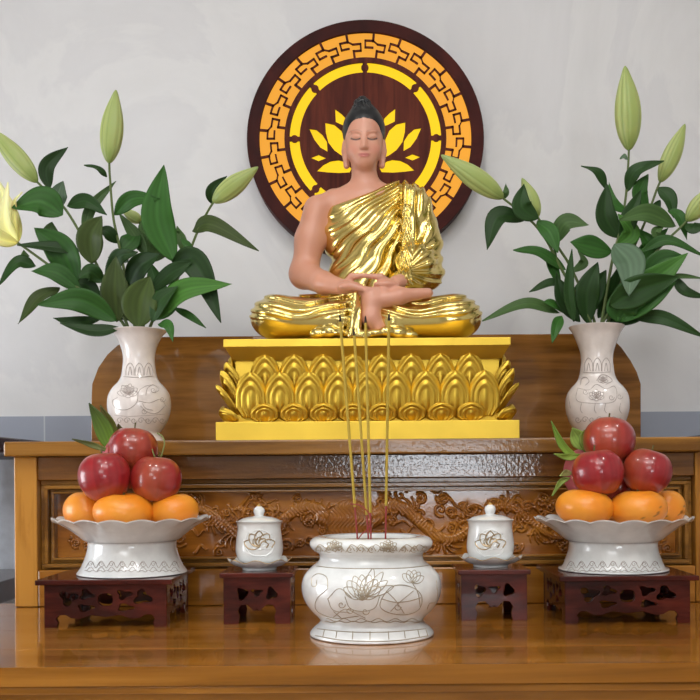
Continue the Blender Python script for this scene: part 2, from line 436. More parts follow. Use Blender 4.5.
# ------------------------------------------------------------------ round emblem on the wall
ED = 2.055; ec = P(365.4, 138.5, ED); es = ED/FPX
t = thing('round_wall_emblem', 'round backlit wooden wall emblem with glowing lotus and fretwork behind the statue', 'wall decoration', (ec.x, WD, ec.z))
def polar(r, deg): a = math.radians(deg); return (r*es*math.sin(a), r*es*math.cos(a))
def circ(r, n=96): return [polar(r, -360*i/n) for i in range(n)]
EM = lambda y: Matrix.Translation((ec.x, y, ec.z)) @ XZ
panel('backing_box', [circ(113)], .038, EM(WD-.0195), M_RIM, t)
panel('lit_panel', [circ(107.5)], .002, EM(WD-.0396), GLOW_O, t)
panel('rim', [circ(118, 128), circ(106.5, 128)], .046, EM(WD-.0235), M_RIM, t, .001)
panel('inner_lit_ring', [circ(78), circ(64)], .001, EM(WD-.0412), GLOW_Y, t)
# centre disc with cut-out lotus seen as lit inlays
lot = {
 'a': [(-56,10),(-49,9),(-43,4),(-38.5,-3),(-38,-13),(-45,-9),(-51,-1)],
 'b': [(-55,-19),(-47,-16),(-39,-19.5),(-47,-22.5)],
 'c': [(-49,-32.5),(-42,-26),(-35,-22.5),(-27,-21.5),(-21,-23),(-14,-30),(-16,-34),(-27,-34.5),(-38,-33.8)],
 'd': [(-40,16),(-31,14),(-24,8),(-20,-1),(-18,-20),(-24,-17),(-31,-12),(-37,-4),(-39.5,6)],
 'e': [(-30,29.5),(-24,25),(-19,20),(-18,12),(-22,13),(-29.5,16.5)]}
holes = []
for k, v in lot.items():
    v = [Vector((a, b2, 0)) for a, b2 in v]
    q = [p for p in v]
    holes.append([(p.x*es, p.y*es) for p in q]); holes.append([(-p.x*es, p.y*es) for p in reversed(q)])
cen = [(0,40),(6,33),(11,22),(13,8),(9,-8),(0,-18),(-9,-8),(-13,8),(-11,22),(-6,33)]
holes.append([(a*es, b2*es) for a, b2 in cen])
panel('lotus_glow', [circ(60)], .001, EM(WD-.0412), GLOW_Y, t)
panel('lotus_disc', [circ(65.8)]+holes, .004, EM(WD-.0445), W_EMB, t)
panel('ring_band', [circ(81), circ(75.8)], .004, EM(WD-.0445), W_EMB, t)
for k in range(8):
    a = 45*k; mb = MB()
    p = polar(70.8, a)
    lp = [(p[0]+3.7*es*math.cos(q), p[1]+3.7*es*math.sin(q)) for q in np.linspace(0, 2*PI, 20, endpoint=False)]
    panel('ring_boss', [lp], .005, EM(WD-.0445), W_EMB, t)
    w2 = 1.7; lp = [polar(65, a-w2*1.1), polar(65, a+w2*1.1), polar(77, a+w2), polar(77, a-w2)]
    panel('ring_bridge', [lp], .0042, EM(WD-.0445), W_EMB, t)
def bar(mb, pts, wpx, y0, y1):
    # thin wooden bar following (r, deg) points
    dense = []
    for (r0, a0), (r1, a1) in zip(pts[:-1], pts[1:]):
        n = max(1, int(abs(a1-a0)/1.5)+1)
        for i in range(n+1): dense.append((r0+(r1-r0)*i/n, a0+(a1-a0)*i/n))
        q = [Vector((*polar(r, a), 0)) for r, a in dense[-(n+1):]]
        d0 = (q[1]-q[0]).normalized()*wpx*es*.5; q[0] = q[0]-d0
        d1 = (q[-1]-q[-2]).normalized()*wpx*es*.5; q[-1] = q[-1]+d1
        vs = []; 
        for i, p in enumerate(q):
            d = (q[min(i+1, n)]-q[max(i-1, 0)]).normalized(); nn = Vector((-d.y, d.x, 0))*wpx*es*.5
            for sg, yy in ((1, y0), (-1, y0), (-1, y1), (1, y1)):
                v = p+nn*sg; vs.append((ec.x+v.x, yy, ec.z+v.y))
        fs = [(0,1,2,3), tuple(4*n+i for i in (3,2,1,0))]
        for i in range(n):
            for k in range(4): a = 4*i+k; c = 4*i+(k+1) % 4; fs.append((a, c, c+4, a+4))
        mb.add(vs, fs)
ya, yb2 = WD-.0462, WD-.0424
for i in range(24):
    mb = MB(); A = lambda u: 5+15*(i+u)
    bar(mb, [(107, A(0)), (98, A(0))], 2.4, ya, yb2)
    bar(mb, [(98, A(0)), (98, A(-.31)), (91.2, A(-.31)), (91.2, A(.0))], 1.75, ya, yb2)
    bar(mb, [(88, A(.19)), (88, A(.50)), (94.8, A(.50)), (94.8, A(.19))], 1.75, ya, yb2)
    bar(mb, [(98, A(0)), (94.8, A(.19))], 1.3, ya, yb2)
    bar(mb, [(88, A(.19)), (80, A(.19))], 2.3, ya, yb2)
    mb.build('fret_unit', W_EMB, t, False)

# ------------------------------------------------------------------ gilt lotus plinth
PD = 1.625; ps = PD/FPX
pc = P(367.5, 400, PD)
PX = pc.x; zr = lambda row: CAMH+(475-row)*ps
t = thing('lotus_plinth', 'rectangular gold plinth with rows of lotus petals under the seated statue', 'plinth', (PX, 1.76, SLAB_T))
Z0 = SLAB_T+.0002; zs1 = zr(421); zs2 = zr(358); zs3 = zr(346); zs4 = zr(338)
PB = 1.90
boxobj('base_slab', (PX-152*ps, PX+152*ps, PD, PB, Z0, zs1), GOLD_P, t, .001)
mb = MB()   # core: narrow waist flaring up to the top slab
def frustum(mb, x0, x1, y0, y1, z0, X0, X1, Y0, Y1, z1):
    vs = [(x0,y0,z0),(x1,y0,z0),(x1,y1,z0),(x0,y1,z0),(X0,Y0,z1),(X1,Y0,z1),(X1,Y1,z1),(X0,Y1,z1)]
    mb.add(vs, [(3,2,1,0),(4,5,6,7),(0,1,5,4),(1,2,6,5),(2,3,7,6),(3,0,4,7)])
hx = 134*ps
frustum(mb, PX-hx, PX+hx, PD+.030, PB-.03, zs1+.0001, PX-hx, PX+hx, PD+.030, PB-.03, zs2)
frustum(mb, PX-136*ps, PX+136*ps, PD+.022, PB-.02, zs2, PX-143*ps, PX+143*ps, PD+.004, PB-.004, zs3)
mb.build('core', GOLD_P, t, False)
boxobj('top_slab', (PX-144*ps, PX+144*ps, PD+.002, PB-.002, zs3, zs4), GOLD_P, t, .001)
def petal_mesh(w, h, lean, nest=2, n=24, mseg=30, curl=.3):
    # local: x across, z up, -y outward
    vs = []; fs = []
    for i in range(mseg+1):
        v = i/mseg
        wid = w/2*(min(1, (v*2.2+.55)) if v < .25 else 1)*math.sqrt(max(0, 1-max(0, (v-.42)/.58)**2.3))
        for j in range(n+1):
            u = -1+2*j/n; x = u*wid
            e = 1-abs(u)**2
            # concentric arches
            rr = math.hypot(u*1.0, max(0, (v-.42)/.58)) if v > .42 else abs(u)
            ridge = .0050*math.exp(-((rr-.84)/.11)**2)+.0042*math.exp(-((rr-.5)/.1)**2)
            bulge = .0050*e*(.35+.65*math.sin(PI*min(1, v*1.05)))
            inner = .0040*math.exp(-((u/.2)**2+((v-.35)/.3)**2))
            y = -(bulge*w/.05+ridge+inner+lean*v**1.6)
            vs.append((x, y, v*h))
    for i in range(mseg):
        for j in range(n):
            a = i*(n+1)+j; fs.append((a, a+1, a+n+2, a+n+1))
    mb = MB(); mb.add(vs, fs)
    og = None; me = bpy.data.meshes.new('petal'); me.from_pydata(mb.v, [], mb.f); me.update()
    me.polygons.foreach_set('use_smooth', [True]*len(me.polygons)); me.materials.append(GOLD_P); return me
pm_u = petal_mesh(30*ps, 46*ps, .012); pm_l = petal_mesh(31*ps, 45*ps, .012); pm_b = petal_mesh(28*ps, 17*ps, .012)
pm_c = petal_mesh(22*ps, 50*ps, .020)
org = origin(t)
def put(me, x, y, z, rz, sc=1, tilt=0, mod=True):
    o = bpy.data.objects.new('petal', me); COL.objects.link(o); o.parent = t
    o.location = Vector((x, y, z))-org; o.rotation_euler = Matrix.Rotation(rz, 3, 'Z').to_euler() if not tilt else (Matrix.Rotation(rz, 3, 'Z') @ Matrix.Rotation(tilt, 3, 'X')).to_euler()
    o.scale = (sc, sc, sc); s = o.modifiers.new('solid', 'SOLIDIFY'); s.thickness = .0025; s.offset = 0; return o
for i in range(8): put(pm_u, PX+(i-3.5)*29.6*ps, PD+.030, zr(398), 0)
for i in range(9): put(pm_l, PX+(i-4)*29.4*ps, PD+.020, zr(416), 0)
for i in range(8): put(pm_b, PX+(i-3.5)*29.6*ps, PD+.0135, zs1+.0012, 0)
depth = PB-PD
for s in (-1, 1):
    rz = s*PI/2
    for i in range(4): put(pm_u, PX+s*(hx-.002), PD+.055+i*.052, zr(398), rz)
    for i in range(4): put(pm_l, PX+s*(hx+.004), PD+.075+i*.05, zr(416), rz)
    for i in range(4): put(pm_b, PX+s*(hx+.012), PD+.055+i*.052, zs1+.0012, rz)
    # corner petals flaring sideways
    put(pm_c, PX+s*(hx-.004), PD+.036, zr(410), s*PI*.27, .9, .22)
    put(pm_c, PX+s*(hx-.003), PD+.036, zr(412), s*PI*.36, .72, .42)
    put(pm_c, PX+s*(hx-.006), PD+.036, zr(400), s*PI*.2, .85, .22)
    put(pm_b, PX+s*(hx+.004), PD+.028, zs1+.0012, s*PI*.3, 1.0, .35)

# ------------------------------------------------------------------ implicit surface tools
class Field:
    def __init__(s, lo, hi, h):
        s.lo = np.array(lo, float); s.h = h; s.n = np.ceil((np.array(hi)-s.lo)/h).astype(int)+1
        s.f = np.full(s.n, 12.0, np.float32)
        s.ax = [np.float32(s.lo[i])+np.arange(s.n[i], dtype=np.float32)*np.float32(h) for i in range(3)]
    def win(s, lo, hi, pad):
        a = np.maximum(0, np.floor((np.array(lo)-pad-s.lo)/s.h).astype(int)); b = np.minimum(s.n, np.ceil((np.array(hi)+pad-s.lo)/s.h).astype(int)+1)
        if np.any(b <= a): return None, None
        sl = tuple(slice(a[i], b[i]) for i in range(3))
        return sl, (s.ax[0][sl[0]][:, None, None], s.ax[1][sl[1]][None, :, None], s.ax[2][sl[2]][None, None, :])
    def comb(s, sl, d, k, op):
        a = s.f[sl]
        if op == 'add':
            h = np.maximum(k-np.abs(a-d), 0)/k if k > 0 else 0
            s.f[sl] = np.minimum(a, d)-h*h*k*.25
        elif op == 'sub':
            d = -d; h = np.maximum(k-np.abs(a-d), 0)/k if k > 0 else 0
            s.f[sl] = np.maximum(a, d)+h*h*k*.25
    def ell(s, c, r, k=6, op='add', rot=None):
        c = np.array(c, float); r = np.array(r, float); R = max(r) if rot is not None else r
        sl, g = s.win(c-R, c+R, k+3)
        if sl is None: return
        x, y, z = g[0]-c[0], g[1]-c[1], g[2]-c[2]
        if rot is not None:
            M = np.array(rot).T
            x, y, z = (M[0,0]*x+M[0,1]*y+M[0,2]*z, M[1,0]*x+M[1,1]*y+M[1,2]*z, M[2,0]*x+M[2,1]*y+M[2,2]*z)
        k0 = np.sqrt((x/r[0])**2+(y/r[1])**2+(z/r[2])**2); k1 = np.sqrt((x/r[0]**2)**2+(y/r[1]**2)**2+(z/r[2]**2)**2)+1e-6
        s.comb(sl, (k0*(k0-1)/k1).astype(np.float32), k, op)
    def cone(s, a, b, ra, rb, k=6, op='add'):
        a = np.array(a, float); b = np.array(b, float); R = max(ra, rb)
        sl, g = s.win(np.minimum(a, b)-R, np.maximum(a, b)+R, k+3)
        if sl is None: return
        d = b-a; L = d@d
        x, y, z = g[0]-a[0], g[1]-a[1], g[2]-a[2]
        t_ = np.clip((x*d[0]+y*d[1]+z*d[2])/L, 0, 1)
        dist = np.sqrt((x-t_*d[0])**2+(y-t_*d[1])**2+(z-t_*d[2])**2)-(ra+(rb-ra)*t_)
        s.comb(sl, dist.astype(np.float32), k, op)
    def mesh(s):
        f = s.f; f[0] = 5; f[-1] = 5; f[:, 0] = 5; f[:, -1] = 5; f[:, :, 0] = np.maximum(f[:, :, 0], .5); f[:, :, -1] = 5
        ins = f < 0
        cnt = np.zeros(np.array(f.shape)-1, np.int8)
        for i in (0, 1):
            for j in (0, 1):
                for k in (0, 1): cnt += ins[i:ins.shape[0]-1+i, j:ins.shape[1]-1+j, k:ins.shape[2]-1+k]
        act = np.argwhere((cnt > 0) & (cnt < 8)); vid = np.full(cnt.shape, -1, np.int32); vid[tuple(act.T)] = np.arange(len(act))
        acc = np.zeros((len(act), 3)); m = np.zeros(len(act))
        for ax in range(3):
            o1, o2 = [i for i in range(3) if i != ax]
            for p in (0, 1):
                for q in (0, 1):
                    c0 = act.copy(); c0[:, o1] += p; c0[:, o2] += q; c1 = c0.copy(); c1[:, ax] += 1
                    fa = f[tuple(c0.T)]; fb = f[tuple(c1.T)]; w_ = (fa < 0) != (fb < 0)
                    tt = np.where(w_, fa/(fa-fb+1e-12), 0); pt = np.zeros((len(act), 3)); pt[:, o1] = p; pt[:, o2] = q; pt[:, ax] = tt
                    acc += pt*w_[:, None]; m += w_
        V = s.lo+(act+acc/m[:, None])*s.h
        F = []
        for ax in range(3):
            o1, o2 = (ax+1) % 3, (ax+2) % 3
            sa = [slice(None)]*3; sb = [slice(None)]*3; sa[ax] = slice(0, -1); sb[ax] = slice(1, None)
            A, B = ins[tuple(sa)], ins[tuple(sb)]; e = np.argwhere(A != B)
            e = e[(e[:, o1] > 0) & (e[:, o2] > 0) & (e[:, o1] < f.shape[o1]-1) & (e[:, o2] < f.shape[o2]-1)]
            def cell(d1, d2): c = e.copy(); c[:, o1] -= d1; c[:, o2] -= d2; return vid[tuple(c.T)]
            q = np.stack([cell(1,1), cell(0,1), cell(0,0), cell(1,0)], -1)
            fl = A[tuple(e.T)]; q = np.where(fl[:, None], q, q[:, ::-1]); F.append(q)
        F = np.concatenate(F); F = F[(F >= 0).all(1)]; return V, F

# ------------------------------------------------------------------ the statue
SD = 1.78; S = SD/FPX
rowsh = 0.6
def Q(px, row, y):
    """picture position + depth y (in px units, negative = nearer) -> statue units (z counted from camera height)"""
    k = (SD+y*S)/SD; a, b3 = unroll(px, row); return (a*k, y, b3*k)
ZB = (zs4+.0003-CAMH)/S
statue = thing('seated_statue', 'seated meditating statue with pink skin, dark topknot and shiny gold robe on the lotus plinth', 'statue', (0, SD, CAMH+ZB*S))
def sobj(name, V, F, m, cols=None, parent=statue):
    W = np.array([0, 0, -ZB*S])+V*S
    me = bpy.data.meshes.new(name); fast_mesh(me, W, F)
    if cols is not None:
        a = me.color_attributes.new('Col', 'FLOAT_COLOR', 'POINT'); c4 = np.ones((len(V), 4), np.float32); c4[:, :3] = cols
        a.data.foreach_set('color', c4.ravel())
    return link(name, me, m, parent)
def lin(c): return np.array(rgb(*c)[:3])
# --- body
B = Field((-86, -88, ZB), (86, 36, 372), .8)
B.cone(Q(364, 172, 4), Q(366, 192, 8), 12.5, 15.5, 4)
B.ell(Q(366, 232, 8), (42, 25, 40), 10); B.ell(Q(366, 285, 8), (36, 24, 40), 10)
B.cone(Q(334, 201, 6), Q(399, 199, 6), 12, 12, 12)
B.ell(Q(366, 197, 4), (26, 12, 9), 8)
B.ell(Q(366, 193, 10), (22, 12, 8), 10)
# bare arm on the left of the picture
sh, el, wr = Q(318, 210, 4), Q(304, 274, 0), Q(343, 287, -52)
B.cone(sh, Q(310, 240, 2), 14.5, 14, 8); B.cone(Q(310, 240, 2), el, 14, 13.5, 8)
B.cone(el, Q(324, 283, -30), 14, 10.5, 7); B.cone(Q(324, 283, -30), wr, 10.5, 7, 5)
# other arm
sh2, el2 = Q(415, 208, 6), Q(425, 274, 0)
B.cone(sh2, el2, 12, 11, 8); B.cone(el2, Q(396, 283, -48), 10, 7, 6)
# hands: palms up, thumbs meeting above
B.ell(Q(350, 287, -60), (12, 9, 5), 4); B.ell(Q(386, 285, -58), (12, 9, 5), 4)
for i in range(4):
    y = -66+i*5; L = (24, 27, 27, 22)[i]
    B.cone(Q(354, 286.5-i*.4, y), Q(354+L*.5, 290, y-1), 3.1, 2.9, 1.2); B.cone(Q(354+L*.5, 290, y-1), Q(354+L, 289, y), 2.9, 2.2, 1.2)
    B.cone(Q(384, 289-i*.4, y+3), Q(384-L*.5, 293, y+1), 3.1, 2.9, 1.2); B.cone(Q(384-L*.5, 293, y+1), Q(384-L, 292.5, y+2), 2.9, 2.2, 1.2)
B.cone(Q(346, 284, -57), Q(352, 276.5, -60), 4, 3.2, 3); B.cone(Q(352, 276.5, -60), Q(366, 275.5, -62), 3.2, 2.1, 1.5)
B.cone(Q(388, 283, -56), Q(381, 277, -60), 4, 3.2, 3); B.cone(Q(381, 277, -60), Q(367.5, 275.8, -62), 3.2, 2.1, 1.5)
# upturned foot lying on the far thigh, and its ankle
B.cone(Q(372, 302, -62), Q(400, 296, -62), 8.5, 7.5, 5); B.cone(Q(400, 296, -62), Q(428, 293, -56), 7, 4.6, 5)
for i in range(5): B.cone(Q(424, 293+i*1.3, -58+i*3), Q(431-i*.9, 293+i*1.2, -55+i*3), 2.2, 1.9, 1.5)
B.cone(Q(371, 302, -62), Q(371, 318, -66), 9, 8.5, 5); B.cone(Q(371, 318, -66), Q(378, 327, -66), 8, 7, 5)
# head
hc = Q(364, 138, 0); hx0, hz0 = hc[0], hc[2]
def H(x, y, z): k_ = (SD+y*S)/SD; return ((hx0+x)*k_, y, (hz0+z)*k_)
B.ell(H(0, 2, 6), (19.5, 22, 24), 4); B.ell(H(0, -4, -9), (17.2, 16.5, 21), 8); B.ell(H(0, -11.5, -23), (9, 6, 6), 8)
for s in (-1, 1):
    B.ell(H(s*9.5, -11.5, -11), (6.5, 6, 8), 6)
    B.ell(H(s*19.6, 3, -10), (2.6, 5, 8), 3); B.cone(H(s*19.4, 2, -14), H(s*17.8, 1, -28), 2.6, 2.9, 3.5)
    B.ell(H(s*8.5, -20.8, 2.5), (5.2, 3.4, 2.8), 2, 'sub')
    B.ell(H(s*8.3, -16.4, .8), (5.0, 3.6, 3.0), 1)
    B.ell(H(s*8.2, -18.2, 6.4), (5.6, 1.6, .9), 2.5)
    B.ell(H(s*2.6, -19.8, -9.6), (1.9, 2, 1.7), 1.2)
B.cone(H(0, -18.0, 5), H(0, -21.8, -8.2), 1.6, 2.3, 2.4)
B.ell(H(0, -18.6, -15.4), (6.0, 1.9, 1.3), 1.2); B.ell(H(0, -18.1, -18.2), (4.8, 1.9, 1.4), 1.5)
B.ell(H(0, -20.4, -16.8), (6.2, 1.0, .4), .5, 'sub')
V, F = B.mesh()
Y = V[:, 1]; K_ = (SD+Y*S)/SD; X, Z = V[:, 0]/K_-hx0, V[:, 2]/K_-hz0
cols = np.tile(lin((204, 146, 122)), (len(V), 1))
def mix(mask, c, a=1.0):
    global cols
    m_ = (np.clip(mask, 0, 1)*a)[:, None]; cols = cols*(1-m_)+lin(c)*m_
front = (Y < -6)
mix(np.where(front, 1.4-((X/6.0)**2+((Z+16.8)/2.3)**2), 0), (184, 106, 98))
for s in (-1, 1):
    lidz = -.9+.05*(X-s*8.4)**2*1.0
    mix(np.where(front & (np.abs(X-s*8.4) < 5.0), 1.5-np.abs(Z-lidz+.6)/.75, 0), (50, 30, 28))
    bz = 8.2-.055*(X-s*8.0)**2
    mix(np.where(front & (np.abs(X-s*8.8) < 6.8), 1.3-np.abs(Z-bz)/.7, 0), (160, 108, 90), .55)
    mix(np.where(front, 1-((X-s*11)/7)**2-((Z+11)/6)**2, 0), (212, 138, 120), .5)
sobj('body', V, F, SKIN, cols)
# --- hair
h_ = Field((hx0-26, -26, hz0-20), (hx0+26, 30, hz0+50), .6)
h_.ell(H(0, 3.5, 6.5), (21.6, 23.2, 25.6), 2)
h_.ell(H(0, -3, 26), (12, 11, 6), 3)
sl = slice(None); gx, gy, gz = h_.ax[0][:, None, None]-hx0, h_.ax[1][None, :, None], h_.ax[2][None, None, :]-hz0
kq = (SD+(gy)*S)/SD; gxx = (gx+hx0)/kq-hx0; gzz = (gz+hz0)/kq-hz0
cut = ((np.abs(gxx)/17.8)**3.2+(np.abs(gzz+14)/(33.4-1.8*np.exp(-(gxx/3.5)**2)+0*gxx))**3.2)**(1/3.2)-1   # face opening, with a small peak
cut = np.maximum(cut*18, (gy-2+0*gx))
h_.f = np.maximum(h_.f, -cut.astype(np.float32))
h_.f = np.maximum(h_.f, (-(gz+8)+0*gx+0*gy).astype(np.float32))
h_.ell(H(-1, 0, 29.5), (11, 10.5, 5.6), .8); h_.ell(H(-1.4, 0, 35), (8.6, 8.2, 4.2), .5); h_.ell(H(-1.2, 0, 39), (4.6, 4.6, 2.6), .4)
ang = np.arctan2(gx, -gy+0*gx)
h_.f = (h_.f+.3*np.sin(ang*16+gz*.5)*(gz > 26)).astype(np.float32)
V, F = h_.mesh(); sobj('hair', V, F, HAIR)
# --- robe
R = Field((-120, -92, ZB), (122, 42, 300), .75)
R.ell(Q(366, 232, 8), (45.5, 28.5, 42), 10); R.ell(Q(366, 285, 8), (39, 27, 42), 10)
R.cone(Q(340, 203, 6), Q(403, 197, 6), 12, 15, 12)
gx, gy, gz = R.ax[0][:, None, None], R.ax[1][None, :, None], R.ax[2][None, None, :]
kk = (SD+gy*S)/SD; dx = (gx/kk); dy = (gz/kk); px = VX+dx; row = VY-dy      # picture-frame coordinates used to draft the drapery
edge = (row-(208-(px-327)*27/73.))*.9                       # neckline runs from under the bare arm up to the shoulder
hem = np.where(px < 400, -edge, -12+0*edge)
R.f = np.maximum(R.f, np.minimum(hem, 12).astype(np.float32))
# sleeve side
R.cone(Q(413, 203, 6), Q(424, 240, 4), 17.5, 17, 5); R.cone(Q(424, 240, 4), Q(426, 272, 0), 17, 17, 6)
R.cone(Q(426, 274, -2), Q(404, 281, -36), 16, 10.5, 7); R.ell(Q(415, 262, -22), (20, 14, 18), 8)
R.cone(Q(407, 192, -12), Q(409, 270, -20), 7, 8, 5)
# legs
for s in (-1, 1):
    kx = 366+s*88
    R.ell(Q(kx+s*0, 318, -24), (27, 34, 21.5), 6)
    R.cone(Q(kx-s*2, 317, -26), Q(366+s*30, 314, 0), 19.5, 20, 8)
    R.cone(Q(kx-s*2, 320, -34), Q(366+s*26, 322, -58), 18.5, 14, 8)
    R.cone(Q(366+s*66, 318, -34), Q(366+s*30, 318, -44), 20, 17, 8)
R.ell(Q(366, 318, -40), (34, 26, 17), 8)
R.cone(Q(354, 297, -66), Q(354, 330, -72), 5.5, 8, 3)      # cloth falling between the shins
for i in range(9):
    x = 318+i*11.5; R.ell(Q(x, 334-2*math.sin(i*1.3), -66-8*math.sin(PI*i/8)), (8, 8, 5.5+1.2*math.sin(i*2.1)), 2)
# keep foot and hands clear
def sharp(p, a=.62): s_ = np.sin(p); return np.sign(s_)*np.abs(s_)**a
def blob(cx, cy, rx, ry, w_=.25): return 1/(1+np.exp((np.sqrt(((px-cx)/rx)**2+((row-cy)/ry)**2)-1)/w_*1.0))
wob = 1.2*np.sin(px*.11+row*.05)+.9*np.sin(row*.17-px*.04)
fan = np.arctan2(row-168, 432-px)                        # chest folds fan out from the shoulder
chest = ((px < 402) & (row < 292)).astype(np.float32)
f1 = sharp(fan*50+wob*.7)*chest*.85
fan2 = np.arctan2(row-272, px-404)                       # sleeve folds radiate from the elbow crook
slv = ((px > 413) & (row < 284)).astype(np.float32)
rr = np.hypot(row-272, px-404)
f2 = .85*sharp(fan2*20+rr*.035+wob*.5)*slv*np.clip(rr/22, 0, 1)
tail = ((px >= 402) & (px <= 413) & (row < 284)).astype(np.float32)
f3 = (sharp(row*.42+1.6*np.abs(np.mod(px, 8)-4))*.8)*tail*(row > 205)+tail*(row <= 205)*sharp(px*.9)
shd = (np.clip((px-400)/3, 0, 1)*np.clip((222-row)/18, 0, 1)).astype(np.float32)
f2 = f2*(1-shd)+shd*sharp(px*.72+row*.05)*.9
lapm = (row > 292).astype(np.float32)
lx = (np.abs(px-366)-62)/46
lapc = row+7*lx**2*np.sign(1)+1.2*wob
f4 = sharp(lapc*.8)*lapm*np.clip((321-row)/6, 0, 1)*np.clip((np.abs(px-366)-8)/8, 0, 1)*np.clip((front_:= (10-gy)/10), 0, 1)
f5 = sharp(px*.75+row*.12)*lapm*np.clip((14-np.abs(px-354))/4, 0, 1)*.9
back = (gy > 16).astype(np.float32)
fold = (f1*1.25+f2*1.35+f3*1.1)*(1-back*.5)+f4*1.0+f5*.8
R.f = (R.f-fold*1.0).astype(np.float32)
del fold, f1, f2, f3, f4, f5
V, F = R.mesh()
sobj('robe', V, F, GOLD)

# ------------------------------------------------------------------ line decoration helpers for turned porcelain
class Turned:
    """profile in (r, z) relative to (cx, cy, cz)"""
    def __init__(s, c, prof):
        s.c = Vector(c); pr = sorted(prof, key=lambda p: p[1]); s.z = np.array([p[1] for p in pr]); s.r = np.array([p[0] for p in pr])
    def rad(s, z): return float(np.interp(z, s.z, s.r))
    def hit(s, px, row, off=.0003):
        a, b3 = unroll(px, row); D = s.c.y-s.rad(0)*.5
        for _ in range(12):
            z = CAMH+b3*D/FPX-s.c.z; x = a*D/FPX-s.c.x; r = s.rad(z)+off
            D = D*.4+.6*(s.c.y-math.sqrt(max(0, r*r-x*x)))
        if abs(x) > r*.995: return None
        return Vector((s.c.x+x, D, s.c.z+z))
    def strokes(s, mb, strokes, rad, n=6, back=False):
        for st in strokes:
            pts = catmull([(p[0], p[1], 0) for p in st], n)
            q = [s.hit(p.x, p.y) for p in pts]; q = [p for p in q if p is not None]
            if len(q) < 2: continue
            mb.tube(q, rad, 5)
            if back: mb.tube([Vector((2*s.c.x-p.x, 2*s.c.y-p.y, p.z)) for p in q], rad, 5)
def pet(cx, cy, L, w_, a):
    ca, sa = math.cos(a), math.sin(a); out = []
    for u, v in ((0,0),(.3,-.42),(.7,-.45),(1,0),(.7,.45),(.3,.42),(0,0)):
        X_, Y_ = u*L, v*w_; out.append((cx+X_*ca-Y_*sa, cy-(X_*sa+Y_*ca)))
    return out
def lotus(cx, cy, R_, n=7):
    st = []
    for i in range(n):
        a = PI*(.06+.88*i/(n-1)); st.append(pet(cx, cy, R_*(1 if i % 2 else .86), R_*.5, a))
    for i in range(4): st.append(pet(cx, cy-R_*.1, R_*.62, R_*.34, PI*(.26+.16*i)))
    st.append([(cx-R_*.5, cy+R_*.05), (cx, cy+R_*.28), (cx+R_*.5, cy+R_*.05)]); return st
def wave(x0, x1, y, amp, per):
    n = max(4, int(abs(x1-x0)/per*6)); return [(x0+(x1-x0)*i/n, y-amp*math.sin(2*PI*(x0+(x1-x0)*i/n)/per)) for i in range(n+1)]
def curl(cx, cy, R_, s=1, turns=1.2, a0=0):
    return [(cx+R_*(1-.8*i/12)*math.cos(a0+s*turns*2*PI*i/12), cy+R_*(1-.8*i/12)*math.sin(a0+s*turns*2*PI*i/12)) for i in range(13)]
def zat(row, D): return CAMH+(475-row)*D/FPX

# ------------------------------------------------------------------ incense burner
BDc = 1.312; c = P(371.8, 634.5, BDc); c.z = 0.0003; k = BDc/FPX
rowsr = [(634.5,60.5),(633,61.8),(630,61),(626,57),(622,52.5),(619,51.5),(615,54.5),(609,60.5),(602,65.5),(594,68.8),(586,69.8),(578,68.5),(571,64.5),(565,58.5),(561,53.5),(557,51.5),(553,52.5),(550,57),(547,60),(543,61.5),(539.8,60.5),(537.2,57.5),(536,54)]
prof = [(r*k, zat(rw, BDc)-c.z if rw < 634 else 0) for rw, r in rowsr]
sh0 = prof[0][1]
dz = -.22-(-.22); prof = [(r, z) for r, z in prof]
# roll-corrected heights
off = unroll(371, 600)[1]-(475-600); prof = [(r, z+off*k if i else 0) for i, (r, z) in enumerate(prof)]
topz = prof[-1][1]
topz -= 0.0; inner = [(50*k, topz+.0003), (45*k, topz-.001), (43.5*k, topz-.006), (43*k, topz-.012)]
dense = [ (p.x, p.y) for p in catmull([(r, z, 0) for r, z in prof], 4)]
burner = thing('incense_burner', 'large round white porcelain incense burner with bronze lotus line drawing, front centre', 'incense burner', c)
mb = MB(); mb.lathe([(.01, 0)]+dense+inner+[(.001, topz-.0122)], c, 96); mb.build('bowl', PORC, burner)
mb = MB(); mb.lathe([(.0005, topz-.0085), (.02, topz-.0055), (42.9*k, topz-.0065), (42.9*k, topz-.0119)], c, 48); mb.build('ash', ASH, burner)
tb = Turned(c, prof)
st = []
for i in range(11):
    x = 318+i*10.6; st += [curl(x, 549.5, 3.2, 1 if i % 2 else -1, 1.1, 1), [(x-4, 552), (x+1, 546), (x+5, 551)]]
bx = lambda x: 290+x/4.375; by = lambda y: 520+y/4.375
g = lambda pts: [(bx(x), by(y)) for x, y in pts]
st += lotus(bx(195), by(125), 9) + lotus(bx(430), by(128), 10)
for x0 in (110, 250, 290, 355, 490, 545): st.append(g([(x0, 128), (x0+18, 108), (x0+40, 118), (x0+58, 134)]))
st.append(g([(100, 200), (200, 210), (350, 213), (500, 210), (610, 198)]))
